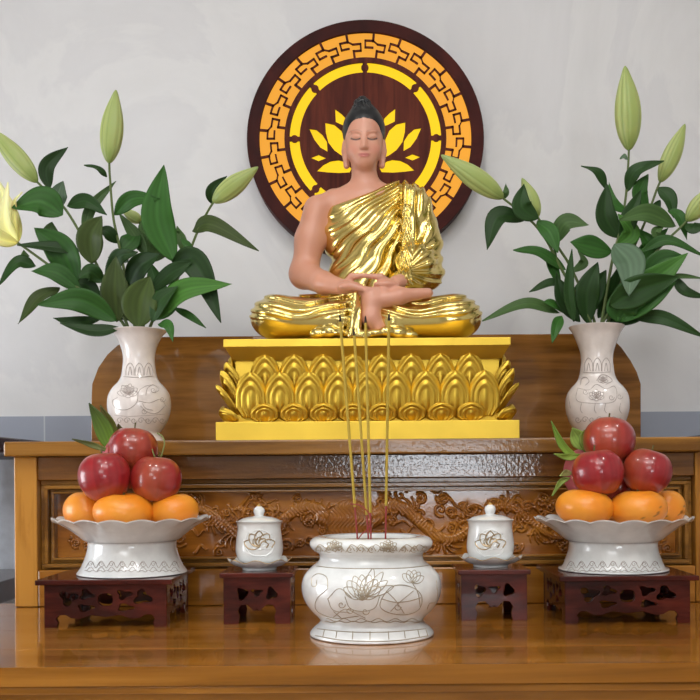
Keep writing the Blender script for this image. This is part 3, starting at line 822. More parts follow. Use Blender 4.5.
# big lotus and leaves
for a, L, w_ in ((.55, 95, 50), (.9, 105, 50), (1.25, 110, 50), (1.57, 105, 46), (1.9, 105, 48), (2.25, 100, 50), (2.6, 92, 46)):
    st.append(pet(bx(315), by(345), L/4.375, w_/4.375, a))
for a in (1.1, 1.57, 2.05): st.append(pet(bx(315), by(352), 13, 8, a))
for a, L in ((.35, 30), (.62, 27), (.95, 30), (1.3, 29)): st.append(pet(bx(330), by(335), L, 8, a))
for x, y in ((260, 395), (330, 400), (470, 380), (225, 370)): st.append(curl(bx(x), by(y), 4, 1, 1))
st.append(g([(240, 335), (262, 385), (315, 400), (370, 385), (392, 335)]))
st.append(g([(165, 345), (215, 300), (270, 340)])); st.append(g([(165, 345), (190, 395), (260, 405)]))
st.append(g([(165, 300), (115, 350), (120, 400), (200, 430), (300, 420)])); st.append(g([(165, 300), (160, 250), (125, 235), (98, 250), (95, 285), (112, 290), (118, 262)]))
st.append(g([(190, 425), (240, 390), (290, 410), (330, 430)])); st.append(g([(190, 400), (225, 430)]))
st.append(g([(400, 345), (440, 295), (500, 285), (560, 310), (578, 350), (560, 395), (500, 415), (430, 405), (395, 380), (400, 345)]))
st.append(g([(400, 345), (460, 360), (520, 355), (572, 340)])); st.append(g([(440, 400), (480, 360), (540, 310)])); st.append(g([(420, 310), (460, 350), (500, 410)]))
for a in (.5, .95, 1.4, 1.9, 2.4): st.append(pet(bx(535), by(275), 13, 7, a))
st.append(g([(535, 275), (560, 320), (570, 380)]))
st.append(g([(640, 265), (645, 330), (635, 360), (610, 365), (600, 390)]))
st.append(wave(bx(160), bx(600), by(438), 1.6, 17)); st.append(wave(bx(150), bx(610), by(446), .8, 14))
st.append(g([(118, 475), (220, 487), (350, 492), (480, 487), (618, 473)]))
st.append(g([(110, 505), (220, 525), (350, 531), (480, 526), (625, 503)]))
for x in (150, 205, 275, 350, 430, 500, 560, 595): st.append(g([(x, 480+8*(1-((x-355)/250)**2)), (x+(x-355)*.03, 503+24*(1-((x-355)/250)**2)*.9)]))
mb = MB(); tb.strokes(mb, st, .0006); mb.build('line_drawing', LINE, burner)

# incense sticks
def stick(p0, p1, tr, lab, D0=1.312, D1=1.30, loop=False):
    a = P(*p0, D0); b3 = P(*p1, D1); a0 = a.copy(); a0.z = topz-.006
    o = thing('incense_stick', lab, 'incense stick', a0, 'incense sticks in the burner')
    m_ = a.lerp(b3, tr)
    mb = MB(); mb.tube([a0, a.lerp(b3, .02), m_], .0012, 7); mb.build('bamboo_handle', STICK_R, o)
    mb = MB(); mb.tube([m_, m_.lerp(b3, .5), b3.lerp(m_, .02)], .0019, 8); mb.build('incense_coating', STICK_Y, o)
    mb = MB(); mb.tube([b3.lerp(m_, .02), b3, b3+(b3-m_).normalized()*.004], lambda u: .0019*(1-.5*u), 8); mb.build('burnt_tip', CHAR, o)
stick((357.5, 540), (340, 318), .15, 'yellow incense stick in the burner leaning left, leftmost of the four')
stick((368.5, 540), (354, 332), .12, 'shortest yellow incense stick in the burner, second from left, crossing the upright one', 1.318, 1.325)
stick((371, 540), (365.5, 319), .125, 'upright yellow incense stick in the middle of the burner, third from left', 1.305, 1.295)
stick((385.5, 540), (389, 317), .155, 'yellow incense stick at the right of the burner, rightmost of the four', 1.312, 1.30)
mb = MB(); cpts = catmull([P(350, 504, 1.30), P(359, 505, 1.30), P(367, 511, 1.30), P(370.5, 520, 1.30), P(368, 529, 1.30), P(362, 534, 1.302), Vector((P(357, 538, 1.305).x, 1.305, topz-.006))], 6)
og = cpts[-1]; mb.tube(cpts, .0008, 6)
tag(mb.build('burnt_incense_curl', STICK_R), 'thin dark red curl of burnt incense rising from the burner', 'incense stick')

# ------------------------------------------------------------------ pierced rosewood stands
def blobloop(cx, cy, rx, ry, wob=.2, ph=0, n=30, lob=3):
    return [(cx+rx*math.cos(a)*(1+wob*math.sin(lob*a+ph)), cy+ry*math.sin(a)*(1+wob*math.sin(lob*a+ph))) for a in [2*PI*i/n for i in range(n)]]
def stand_face(W, Hh, legw, arch, holes):
    """outline drawn from x -W/2..W/2 and 0..Hh, curvy arch cut out at the bottom"""
    w2 = W/2; lw = w2-legw
    o = [(-w2, 0), (-lw, 0), (-lw+.002, arch*.35), (-lw-.001, arch*.65), (-lw+.004, arch*.95), (-lw+.014, arch*.98), (-lw+.022, arch*.72), (-lw+.034, arch*.66), (-lw*.3, arch*.95), (0, arch*.8)]
    r = [(-x, y) for x, y in reversed(o[:-1])]
    return [o+r+[(w2, Hh), (-w2, Hh)]]+holes
def stand(cx, cy, W, Dp, Hh, topx, legw, arch, hs, label, hd, name='rosewood_stand'):
    t3 = thing(name, label, 'stand', (cx, cy, 0.0))
    th = .008; tt = .0075; hf = Hh-tt-.0002
    for rz, wd, off_ in ((0, W, Dp/2), (PI, W, Dp/2), (PI/2, Dp-2*th-.0004, W/2), (-PI/2, Dp-2*th-.0004, W/2)):
        hl = hs(wd)
        M4 = Matrix.Translation((cx, cy, .0002)) @ Matrix.Rotation(rz, 4, 'Z') @ Matrix.Translation((0, -off_+th/2, 0)) @ XZ
        panel('pierced_panel', stand_face(wd, hf, legw, arch, hl), th-.001, M4, W_STAND, t3, .0005)
    boxobj('stand_top', (cx-W/2-topx, cx+W/2+topx, cy-Dp/2-topx, cy+Dp/2+topx, Hh-tt, Hh), W_STAND, t3, .0012)
    return t3
BH = .0705
def big_holes(w_):
    s = w_/.177
    q = lambda x, y, rx, ry, w_, ph, lob=3: blobloop(x*s, y, rx*s, ry, w_, ph, lob=lob)
    return [q(-.054, .043, .0125, .0100, .30, .6), q(-.027, .0475, .0105, .0070, .30, 2.2), q(-.029, .0285, .0120, .0055, .22, 1),
            q(0, .0400, .0095, .0125, .22, PI/2, 2), q(.027, .0475, .0105, .0070, .30, 1), q(.029, .0285, .0120, .0055, .22, 2), q(.054, .043, .0125, .0100, .30, 2.6)]
sc_l = P(105.5, 600, 1.39); sc_r = P(627.5, 600, 1.39)
stand(sc_l.x, 1.474, .178, .170, BH, .0105, .017, .019, big_holes, 'wide pierced rosewood stand under the left fruit dish', 0)
stand(sc_r.x, 1.474, .182, .170, BH, .0105, .017, .019, big_holes, 'wide pierced rosewood stand under the right fruit dish', 0)
SH = .0765
def small_holes(w_):
    s = w_/.095
    return [blobloop(-.021*s, .045, .008*s, .0095, .2, .8), blobloop(0, .047, .008*s, .0055, .3, 0), blobloop(.021*s, .045, .008*s, .0095, .2, 2.3)]
s_l = P(257, 600, 1.41); s_r = P(494, 600, 1.43)
stand(s_l.x, 1.455, .098, .095, SH, .0055, .021, .030, small_holes, 'small pierced rosewood stand under the left lidded cup', 0)
stand(s_r.x, 1.475, .098, .095, SH, .0055, .021, .030, small_holes, 'small pierced rosewood stand under the right lidded cup', 0)

# ------------------------------------------------------------------ lidded cups on saucers
def cup(px, D, label, lab2):
    k = D/FPX; c = P(px, 568, D); c.z = SH+.0003
    base_row = 475+(CAMH-SH)*FPX/D
    zz = lambda row: (base_row-row)*k
    sau = thing('saucer', lab2, 'saucer', c)
    mb = MB(); mb.lathe([(.002, 0), (17*k, 0), (17.5*k, 2*k), (20*k, 3.2*k), (26*k, 5.5*k), (30.5*k, 9*k), (30.8*k, 10*k), (26*k, 7.2*k), (18*k, 4.8*k), (.002, 4.2*k)], c, 96,
                       lambda t_, r, z, i: (r*(1+.03*math.cos(8*t_)*(r > 22*k)), z+(1.5*k*math.cos(8*t_)*max(0, (r-20*k)/(10*k)))))
    mb.build('dish', PORC, sau)
    rimp = [Vector((c.x+31.2*k*(1+.03*math.cos(8*a))*math.cos(a), c.y+31.2*k*(1+.03*math.cos(8*a))*math.sin(a), c.z+9.8*k+1.5*k*math.cos(8*a)*1.05)) for a in np.linspace(0, 2*PI, 97)]
    mb = MB(); mb.tube(rimp, .0005, 5); mb.build('gilt_rim', GILT, sau)
    z0 = 5.2*k; c2 = c+Vector((0, 0, z0)); zc_ = lambda row: zz(row)-z0
    pr = [(13*k, 0), (14.5*k, .3*k), (17*k, 2*k), (21*k, 5*k), (23.2*k, zc_(552)), (23.6*k, zc_(546)), (22.6*k, zc_(536)), (21.6*k, zc_(528)), (22.2*k, zc_(523)), (23.6*k, zc_(520.5))]
    prd = [(p.x, p.y) for p in catmull([(r, z, 0) for r, z in pr], 5)]
    cu = thing('lidded_cup', label, 'cup', c2)
    mb = MB(); mb.lathe([(.002, 0)]+prd+[(21.5*k, zc_(521)), (20.6*k, zc_(526)), (.002, zc_(527))], c2, 72); mb.build('cup_body', PORC, cu)
    lp = [(.002, zc_(521.3)), (20.8*k, zc_(521.3)), (21*k, zc_(520)), (17.5*k, zc_(518)), (12.5*k, zc_(516.5)), (7*k, zc_(515.8)), (4.2*k, zc_(515)), (5*k, zc_(513)), (5.8*k, zc_(510.5)), (5.2*k, zc_(508)), (2.6*k, zc_(505.8)), (.0003, zc_(504))]
    mb = MB(); mb.lathe(lp, c2, 48); lid = mb.build('lid', PORC, cu)
    mb = MB(); mb.lathe([(.0003, zc_(506.0)), (2.7*k, zc_(506.0)), (1.8*k, zc_(504.6)), (.0003, zc_(503))], c2, 20); mb.build('gilt_finial', GILT, lid)
    tu = Turned(c2, pr); st = []; cx, cy = px, 543
    for i in range(5): st.append(pet(cx, cy+4, 16, 10, PI*(.1+.2*i)))
    for i in range(5): st.append(pet(cx, cy+3, 9, 7, PI*(.06+.22*i)))
    st.append([(cx-15, cy+3), (cx-9, cy+11), (cx, cy+13), (cx+9, cy+11), (cx+15, cy+3)]); st.append([(cx-16, cy-4), (cx-14, cy+8), (cx-5, cy+14)]); st.append([(cx+16, cy-4), (cx+13, cy+8), (cx+5, cy+14)])
    st += [curl(cx+1, cy, 5), curl(cx-8, cy-2, 3.5, -1), curl(cx+9, cy-3, 3.5), [(cx-10, cy-9), (cx-3, cy-13), (cx+5, cy-12), (cx+11, cy-8)], [(cx-14, cy-2), (cx-11, cy-10), (cx-5, cy-9)], [(cx+14, cy-1), (cx+12, cy-9), (cx+6, cy-8)]]; st.append([(cx-6, cy+2), (cx, cy+7), (cx+7, cy+2)])
    mb = MB(); tu.strokes(mb, st, .0008); mb.build('rose_relief', PORC, cu)
    mb = MB(); tu.strokes(mb, [s_[len(s_)//3:] for s_ in st[:9]], .0011, 3); mb.build('gilt_petal_edges', plain('dull_gilt', rgb(160,140,108), .3, .5), cu)
cup(259.5, 1.455, 'white lidded porcelain cup with rose relief left of the incense burner', 'white wavy-rimmed saucer under the left lidded cup')
cup(490.5, 1.475, 'white lidded porcelain cup with rose relief right of the incense burner', 'white wavy-rimmed saucer under the right lidded cup')

# ------------------------------------------------------------------ footed fruit dishes
DD = 1.474
def dish(px, label):
    k = DD/FPX; c = P(px, 560, DD); c.z = BH+.0003; base_row = 475+(CAMH-BH)*FPX/DD
    o_ = unroll(px, 560)[1]-(475-560); zz = lambda row: (base_row-row+o_)*k
    o = thing('footed_dish', label, 'dish', c)
    foot = [(52.5*k, 0), (54*k, .6*k), (53.5*k, 2*k), (50*k, zz(566)), (46.5*k, zz(558)), (44*k, zz(550)), (43.2*k, zz(543)), (44*k, zz(541))]
    mb = MB(); mb.lathe([(.002, 1*k), (49*k, 1*k)]+[(p.x, p.y) for p in catmull([(r, z, 0) for r, z in foot], 5)]+[(.002, zz(541))], c, 96); mb.build('foot', PORC, o)
    def mod(t_, r, z, i):
        f = max(0, (r-60*k)/(17*k)); return r*(1+.012*f*abs(math.sin(9*t_))), z+(abs(math.sin(9*t_))-.5)*2.6*k*f
    bowl = [(.002, zz(541)+.0002), (44*k, zz(541)+.0002), (47.5*k, zz(539)), (50*k, zz(537)), (56*k, zz(532)), (64*k, zz(526)), (71*k, zz(521.5)), (76.5*k, zz(519)), (77*k, zz(517.8)), (75.5*k, zz(517.8)), (68*k, zz(522)), (60*k, zz(526.5)), (50*k, zz(531.5)), (42*k, zz(534.5)), (.002, zz(535.5))]
    mb = MB(); mb.lathe(bowl, c, 180, mod); mb.build('scalloped_bowl', PORC, o)
    tu = Turned(c, foot); st = []
    for i in range(9):
        x = px-42+i*10.5; st += [curl(x, 564, 3.0, 1 if i % 2 else -1), [(x-5, 568), (x, 561), (x+5, 568)], [(x-4, 571), (x, 567), (x+4, 571)]]
    st.append(wave(px-48, px+48, 571, .8, 7))
    mb = MB(); tu.strokes(mb, st, .0004, 4); mb.build('floral_band', LINE_V, o)
    return zz, c
zzl, cl = dish(132.5, 'white footed porcelain dish with scalloped rim holding fruit, left of the altar')
zzr, crr = dish(613, 'white footed porcelain dish with scalloped rim holding fruit, right of the altar')

def fruit_cols(kind, seed):
    rd = random.Random(seed); ph = rd.uniform(0, 6)
    if kind == 'apple':
        base, str_, yel = lin((128, 14, 26)), lin((174, 40, 46)), lin((204, 120, 60))
        ya_, yw = rd.uniform(0, 6.28), rd.uniform(.2, .45)
        def f(v, _):
            a = math.atan2(v.y, v.x); n = .5+.5*math.sin(a*23+ph+3*math.sin(a*5+ph))*math.sin(a*11+2); z = v.z/.04
            c_ = base*(1-.6*n)+str_*.6*n
            w_ = max(0, math.cos(a-ya_))**3*yw*.55+max(0, -z-.35)*.6
            c_ = c_*(1-w_)+yel*w_
            sp = max(0, z-.62)*1.2
            c_ = c_*(1-min(.6, sp))+lin((170, 110, 60))*min(.6, sp); return tuple(c_)+(1,)
    else:
        base, y2 = lin((232, 138, 28)), lin((226, 152, 50))
        def f(v, _):
            a = math.atan2(v.y, v.x); n = .5+.5*math.sin(a*3+ph+v.z*80); c_ = base*(1-n*.6)+y2*.6*n
            if seed in (8, 9) and v.y < 0:
                for (sx, sz, sr_) in ((.018, -.006, .0028), (.012, -.010, .002), (.024, .002, .002), (-.006, -.012, .0018)):
                    if math.hypot(v.x-sx, v.z-sz) < sr_: c_ = c_*.35
            return tuple(c_)+(1,)
    return f
def fprof(kind, R_, h):
    out = []; n = 34
    for i in range(n+1):
        a = -PI/2+PI*i/n
        if kind == 'apple':
            r = R_*math.cos(a)**.9*(1+.06*math.sin(a)); z = h*(math.sin(a)-.30*math.exp(-(math.cos(a)/.28)**2)*(1 if a > 0 else .55*-1*-1 and -1*.6*-1*-1))
            z = h*(math.sin(a)-math.copysign(.24, a)*math.exp(-(math.cos(a)/.26)**2))
        else:
            r = R_*math.cos(a)**.82; z = h*(math.sin(a)-math.copysign(.14, a)*math.exp(-(math.cos(a)/.2)**2))
        out.append((max(r, .0004), z))
    return out
def fruit(kind, px, row, D, rpx, hpx, label, seed, tilt=(0, 0), stemdir=None, grp=None):
    k = D/FPX; c = P(px, row, D)
    o = thing(kind, label, 'fruit', c, grp)
    M3 = Matrix.Rotation(tilt[0], 3, 'X') @ Matrix.Rotation(tilt[1], 3, 'Y')
    rd = random.Random(seed); p5 = rd.uniform(0, 6)
    mod = (lambda t_, r, z, i: (r*(1+.018*math.sin(5*t_+p5)+.012*math.sin(2*t_+p5)), z*(1+.012*math.sin(3*t_+p5)))) if kind == 'apple' else (lambda t_, r, z, i: (r*(1+.012*math.sin(4*t_+p5)+.015*math.cos(2*t_+p5)), z))
    mb = MB(); mb.lathe(fprof(kind, rpx*k, hpx*k), c, 56, mod, M3, fruit_cols(kind, seed)); mb.build('fruit_flesh' if 0 else 'skin', APPLE if kind == 'apple' else ORANGE, o)
    top = c+M3 @ Vector((0, 0, hpx*k*.74))
    d = M3 @ Vector((0, 0, 1)); sd = Vector(stemdir) if stemdir else Vector((.2, -.1, 1))
    mb = MB(); L = .012 if kind == 'apple' else .004
    mb.tube(catmull([top-d*.002, top+d*L*.7, top+d*L+sd*.004], 4), lambda u: .0011+.0003*u if kind == 'apple' else .0022*(1-.4*u), 6)
    mb.build('stem', plain('fruit_stem', rgb(92, 84, 40), .7), o)
    return o
# left dish (all positions come from where the fruit sits)
fruit('orange', 87, 510, 1.47, 23, 19, 'yellow-orange fruit at the left end of the left dish, half behind the wide front one', 1)
fruit('orange', 123.5, 511.5, 1.428, 29.5, 18.5, 'widest flattened orange at the front centre of the left dish', 2, (.05, .03))
fruit('orange', 174, 511.0, 1.45, 24.5, 17.5, 'orange at the right end of the left dish', 3, (0, -.08))
fruit('orange', 136, 508, 1.535, 24, 16, 'orange at the back of the left dish hidden behind the front fruit', 31)
fruit('apple', 104.5, 477.5, 1.435, 25.5, 25.5, 'dark red apple at the left of the pile on the left dish', 4, (-.12, -.15))
fruit('apple', 156.5, 480, 1.445, 25.5, 24.5, 'red apple with green stems at the right of the pile on the left dish', 5, (-.1, .1))
fruit('apple', 133, 450, 1.478, 24.8, 23.5, 'pinkish red apple topping the pile on the left dish', 6, (-.05, .08))
# right dish
fruit('orange', 584.5, 507.5, 1.435, 28.5, 18.5, 'smooth bright orange at the left front of the right dish', 7, (0, .08))
fruit('orange', 638, 508.5, 1.432, 28.5, 18.5, 'speckled orange at the centre front of the right dish', 8, (0, -.03))
fruit('orange', 665, 507.5, 1.495, 20, 18, 'orange at the far right of the right dish, half behind the speckled one', 9)
fruit('orange', 612, 506, 1.535, 24, 16, 'orange at the back of the right dish hidden behind the front fruit', 32)
fruit('apple', 597.5, 473.5, 1.435, 25.5, 24.5, 'glossy red apple at the left of the pile on the right dish', 10, (-.12, -.1))
fruit('apple', 646.5, 472, 1.45, 24, 23.5, 'dark crimson apple at the right of the pile on the right dish', 11, (-.05, .28))
fruit('apple', 616, 488, 1.51, 20, 19, 'dark red apple deep in the middle of the pile on the right dish', 12, (0, 0))
fruit('apple', 609, 441, 1.48, 25.5, 24.5, 'round red apple topping the pile on the right dish', 13, (-.15, .05))
# long green stems on the left pile's right-hand apple
ap = [o for o in COL.objects if o.get('label', '').startswith('red apple with green stems')][0]
for q in ([(156, 460), (154, 455), (152, 449)], [(160, 460), (162.5, 452), (164.5, 443), (162, 436), (157, 433)]):
    mb = MB(); mb.tube(catmull([P(x, y, 1.445) for x, y in q], 5), .0011, 6); mb.build('green_stem', plain('green_stem', rgb(122,132,70), .5), ap)

GREEN_L = lin((70, 110, 34)); 
def leafmesh(mb, p0, pm, p1, w_, nrm=(0,-1,0), roll=0, base=(46,84,40), tip=None, fold=.22, wprof=.5, seg=20, across=10, wav=0):
    pts = catmull([p0, pm, p1], seg//2); n = len(pts)-1
    b0 = lin(base); t0 = lin(tip) if tip else b0; vs = []; cs = []
    N0 = Vector(nrm).normalized()
    for i, p in enumerate(pts):
        u = i/n; T = (pts[min(i+1, n)]-pts[max(i-1, 0)]).normalized()
        B_ = T.cross(N0)
        if B_.length < 1e-4: B_ = Vector((1,0,0))
        B_.normalize(); B_ = Matrix.Rotation(roll*(.6+.8*u), 3, T) @ B_; N = B_.cross(T).normalized()
        if N.dot(N0) < 0: N = -N
        prof_ = (math.sin(PI*min(1, u**.82))**.9) if u < 1 else 0
        hw = max(.0004, w_/2*prof_*1.1)
        for j in range(across+1):
            s_ = -1+2*j/across
            v = p+B_*(hw*s_)-N*(fold*hw*(1-abs(s_)))+N*(.0012*math.sin(u*9+s_*2+wav*5)*abs(s_)*1.0)
            vs.append(v)
            sh_ = 1+.22*(abs(s_) < .1)+.10*math.cos(s_*PI*5)
            cs.append(tuple((b0*(1-u)+t0*u)*sh_)+(1,))
    fs = []
    for i in range(n):
        for j in range(across):
            a = i*(across+1)+j; fs.append((a, a+1, a+across+2, a+across+1))
    mb.add(vs, fs, cs)
def solid(o, th=.0006): s = o.modifiers.new('solid', 'SOLIDIFY'); s.thickness = th; s.offset = 0; return o

# dragon fruit behind each pile
def dragon(px, row, D, rpx, label, scales, zlab):
    c = P(px, row, D); k = D/FPX; o = thing('dragon_fruit', label, 'fruit', c)
    mb = MB(); mb.lathe([(max(.0004, rpx*k*math.cos(a)**.8), rpx*1.12*k*math.sin(a)) for a in np.linspace(-PI/2, PI/2, 26)], c, 40, lambda t_, r, z, i: (r*(1+.03*math.sin(3*t_)), z)); mb.build('skin', PINK, o)
    for (a, b3, c_, w_, col, tip) in scales:
        mb = MB(); leafmesh(mb, P(*a), P(*b3), P(*c_), w_*k, base=col, tip=tip, fold=.3, wprof=.4)
        solid(mb.build('leafy_scale', LEAF, o, normals=False), .0014)
dragon(124, 462, 1.535, 24, 'green-scaled dragon fruit behind the apples on the left dish', [
    ((112, 452, 1.515), (103, 428, 1.51), (89, 403, 1.505), 16, (104, 140, 44), (58, 70, 30)),
    ((116, 446, 1.518), (110, 425, 1.515), (100, 405, 1.51), 10, (110, 120, 50), (90, 80, 40)),
    ((112, 452, 1.51), (92, 445, 1.505), (72, 439, 1.50), 5, (110, 120, 60), (66, 70, 40)),
    ((124, 438, 1.53), (121, 432, 1.525), (118, 424, 1.52), 8, (110, 120, 60), (80, 70, 40))], 0)
dragon(586, 473, 1.535, 22, 'pink dragon fruit with thin green scales behind the apples on the right dish', [
    ((580, 460, 1.515), (563, 446, 1.51), (551, 421, 1.505), 7, (130, 160, 60), (100, 130, 50)),
    ((584, 450, 1.515), (578, 438, 1.51), (572, 428, 1.505), 15, (150, 178, 90), (132, 160, 76)),
    ((590, 456, 1.515), (585, 440, 1.51), (584, 430, 1.505), 11, (120, 150, 70), (140, 160, 80)),
    ((582, 455, 1.51), (568, 457, 1.505), (554, 454, 1.50), 6, (140, 165, 70), (120, 140, 60)),
    ((570, 478, 1.515), (561, 482, 1.51), (552, 496, 1.50), 5, (150, 170, 90), (120, 140, 60)),
    ((572, 474, 1.515), (566, 473, 1.51), (560, 476, 1.50), 6, (160, 150, 100), (150, 160, 90))], 0)

# ------------------------------------------------------------------ vases
VD = 1.74
def vase(px, toprow, label, pattern):
    k = VD/FPX; c = P(px, 440, VD); c.z = SLAB_T+.0003
    o_ = unroll(px, 390)[1]-(475-390); zz = lambda row: zat(row, VD)+o_*k-c.z
    s = toprow-330
    pr = [(24*k, 0), (26*k, .5*k), (25.5*k, 2.2*k), (21*k, zz(436)), (20*k, zz(433)), (23*k, zz(429)), (27.5*k, zz(422)), (30.6*k, zz(412)), (31.3*k, zz(403)), (30*k, zz(395)), (26*k, zz(388)), (20.5*k, zz(382)), (17.6*k, zz(376)), (16.3*k, zz(368)), (15.6*k, zz(360)), (16.4*k, zz(352)), (19*k, zz(344)), (23*k, zz(336+s*.5)), (27.6*k, zz(331+s))]
    d = [(p.x, p.y) for p in catmull([(r, z, 0) for r, z in pr], 4)]; tz = d[-1][1]
    o = thing('porcelain_vase', label, 'vase', c)
    mb = MB(); mb.lathe([(.002, .0002)]+d+[(27.2*k, tz+.0008), (26.2*k, tz-.001), (21*k, zz(338)), (14.5*k, zz(352)), (13.5*k, zz(372)), (.002, zz(374))], c, 80); mb.build('vase_body', PORC_V, o)
    tu = Turned(c, pr); st = pattern(px)
    mb = MB(); tu.strokes(mb, st, .00055, 5); mb.build('line_drawing', LINE_V, o)
    return Vector((c.x, VD, c.z+tz))
def patL(cx):
    f = lambda pts: [(90+x/5.38, 310+y/5.38) for x, y in pts]
    st = [f([(180, 358), (250, 362), (340, 356)])]
    for x in (215, 265, 315): st += [f([(x-22, 352), (x-20, 310), (x, 285), (x+20, 310), (x+22, 352)]), f([(x-10, 350), (x, 305), (x+10, 350)])]
    st += lotus(90+205/5.38, 310+455/5.38, 11, 8)
    st += [f([(150, 470), (120, 490), (140, 530), (200, 535), (250, 500), (262, 440), (300, 410), (345, 405), (370, 430), (350, 445)]), f([(300, 460), (310, 420), (340, 400)]), f([(262, 490), (320, 500), (380, 480), (410, 520)]), f([(270, 515), (310, 550), (360, 555), (400, 520)]), f([(280, 500), (300, 530), (340, 540)])]
    st += [f([(130, 565), (200, 572), (300, 568), (400, 560)])]
    st += [curl(90+x/5.38, 310+595/5.38, 3.4, 1 if (x//40) % 2 else -1) for x in range(160, 390, 38)]
    st += [curl(90+x/5.38, 310+y/5.38, 3) for x, y in ((340, 430), (390, 480), (290, 545))]
    return st
def patR(cx):
    f = lambda pts: [(550+x/5.38, 310+y/5.38) for x, y in pts]
    st = [f([(180, 335), (250, 338), (325, 333)])]
    for x in (208, 255, 302): st += [f([(x-22, 330), (x-20, 285), (x, 258), (x+20, 285), (x+22, 330)]), f([(x-9, 328), (x, 285), (x+9, 328)])]
    st += [f([(150, 420), (140, 470), (160, 495), (250, 502), (340, 495), (360, 450), (345, 410), (300, 425), (250, 400), (210, 430), (150, 420)])]
    for x in (170, 245, 300, 380): st.append(f([(x, 500), (x-6, 535), (x+4, 555)]))
    st += [f([(165, 400), (170, 370), (195, 362), (210, 385), (190, 405)]), f([(250, 380), (275, 350), (310, 355), (335, 380), (300, 400)]), f([(120, 385), (100, 450), (110, 530)])]
    st += lotus(550+250/5.38, 310+475/5.38, 9, 7) + lotus(550+285/5.38, 310+385/5.38, 6, 5)
    st += [curl(550+x/5.38, 310+590/5.38, 3.4, 1 if (x//40) % 2 else -1) for x in range(150, 390, 38)]
    st += [curl(550+x/5.38, 310+y/5.38, 3) for x, y in ((375, 465), (190, 440), (330, 470))]
    return st
mL = vase(139.5, 330, 'white line-painted porcelain vase of lilies at the left end of the altar', patL)
mR = vase(597.5, 326, 'white line-painted porcelain vase of lilies at the right end of the altar', patR)

# ------------------------------------------------------------------ lilies
def lily(mouth, stem, leaves, label, bud=None, D=VD, kind='lily_stem', bloom=None, rad=1.5, extra=None, seed=0):
    """stem: [(px,row,dd)] from the vase outwards; leaves: (x0,y0,xm,ym,x1,y1,w,depth0,depth1,roll,tone)"""
    rd = random.Random(seed+100)
    k = D/FPX; base = mouth+Vector(((stem[0][0]-mouth_px[mouth_key(mouth)])*k*.35, 0, -.045))
    o = thing(kind, label, 'flower', base)
    pts = [base]+[P(x, y, D+dd) for x, y, dd in stem]
    mb = MB(); sp = catmull(pts, 8)
    if bud: sp[-1] = P(*bud[0][:2], D+bud[0][2]).lerp(P(*bud[1][:2], D+bud[1][2]), .03)
    mb.tube(sp, lambda u: (rad*(1.1-.35*u))*k, 8, tuple(lin((88, 104, 58)))+(1,)); mb.build('stem', LEAF, o)
    for (x0, y0, xm, ym, x1, y1, w_, d0, d1, roll, tone) in leaves:
        cols_ = {0: (32, 60, 22), 1: (46, 88, 32), 2: (66, 112, 42), 3: (66, 94, 48), 4: (58, 74, 32), 5: (84, 108, 84)}[tone]
        j = rd.uniform(.9, 1.1); cols_ = tuple(min(255, c_*j) for c_ in cols_)
        p0, p1 = P(x0, y0, D+d0), P(x1, y1, D+d1); pm = P(xm, ym, D+(d0+d1)/2-.008)
        mb = MB(); leafmesh(mb, p0, pm, p1, w_*k*1.16, (rd.uniform(-.25, .25), -1, rd.uniform(-.1, .5)), roll, cols_, None, .22, .5, 20, 10, rd.random())
        solid(mb.build('leaf', LEAF, o, normals=False))
    if bud:
        (bx0, by0, bd0), (bx1, by1, bd1), bw = bud
        a, b3 = P(bx0, by0, D+bd0), P(bx1, by1, D+bd1); ax = (b3-a); L = ax.length; q = Vector((0,0,1)).rotation_difference(ax.normalized()).to_matrix()
        pf = [(0, .14), (.03, .34), (.1, .6), (.2, .84), (.33, .98), (.46, 1), (.6, .9), (.75, .66), (.88, .38), (.96, .2), (1, .05)]
        pf = catmull([(u, r, 0) for u, r in pf], 3); R_ = bw/2*k*.92
        def mod(t_, r, z, i): return r*(1+.06*math.cos(3*t_+1.2)-.09*math.exp(-((math.sin(1.5*t_+.3))/.2)**2)-.05*math.exp(-((math.cos(3*t_+.6))/.25)**2)), z
        g1, g2, g3 = lin((150, 166, 92)), lin((188, 196, 130)), lin((112, 138, 64))
        def colf(v, _):
            u = v.z/L; a_ = math.atan2(v.y, v.x); rib = .5+.5*math.cos(3*a_+1.2); gr = math.exp(-((math.sin(1.5*a_+.3))/.14)**2)+.6*math.exp(-((math.cos(3*a_+.6))/.2)**2)
            c_ = g1*(1-rib*.5)+g2*rib*.5; e = max(0, 1-u/.2)*.6+max(0, (u-.85)/.15)*.4; c_ = c_*(1-e)+g3*e; gr = min(1, gr)*.6; c_ = c_*(1-gr)+g3*.8*gr; return tuple(c_)+(1,)
        mb = MB(); mb.lathe([(max(.0003, p.y*R_), p.x*L) for p in pf], a, 72, mod, q, colf); mb.build('bud', BUD, o)
    if bloom:
        a = P(*bloom[0])
        for (pts3, w_) in bloom[1]:
            q = [P(*p) for p in pts3]
            mb = MB(); leafmesh(mb, q[0], q[1], q[2], w_*k, (rd.uniform(-.5, .5), -1, .2), 0, (216, 212, 112), (236, 232, 178), .35, .42, 20, 6); solid(mb.build('petal', BUD, o, normals=False), .001)
    return o
mouth_px = {'L': 139.5, 'R': 597.5}
def mouth_key(m): return 'L' if m.x < 0 else 'R'
n = 0.0
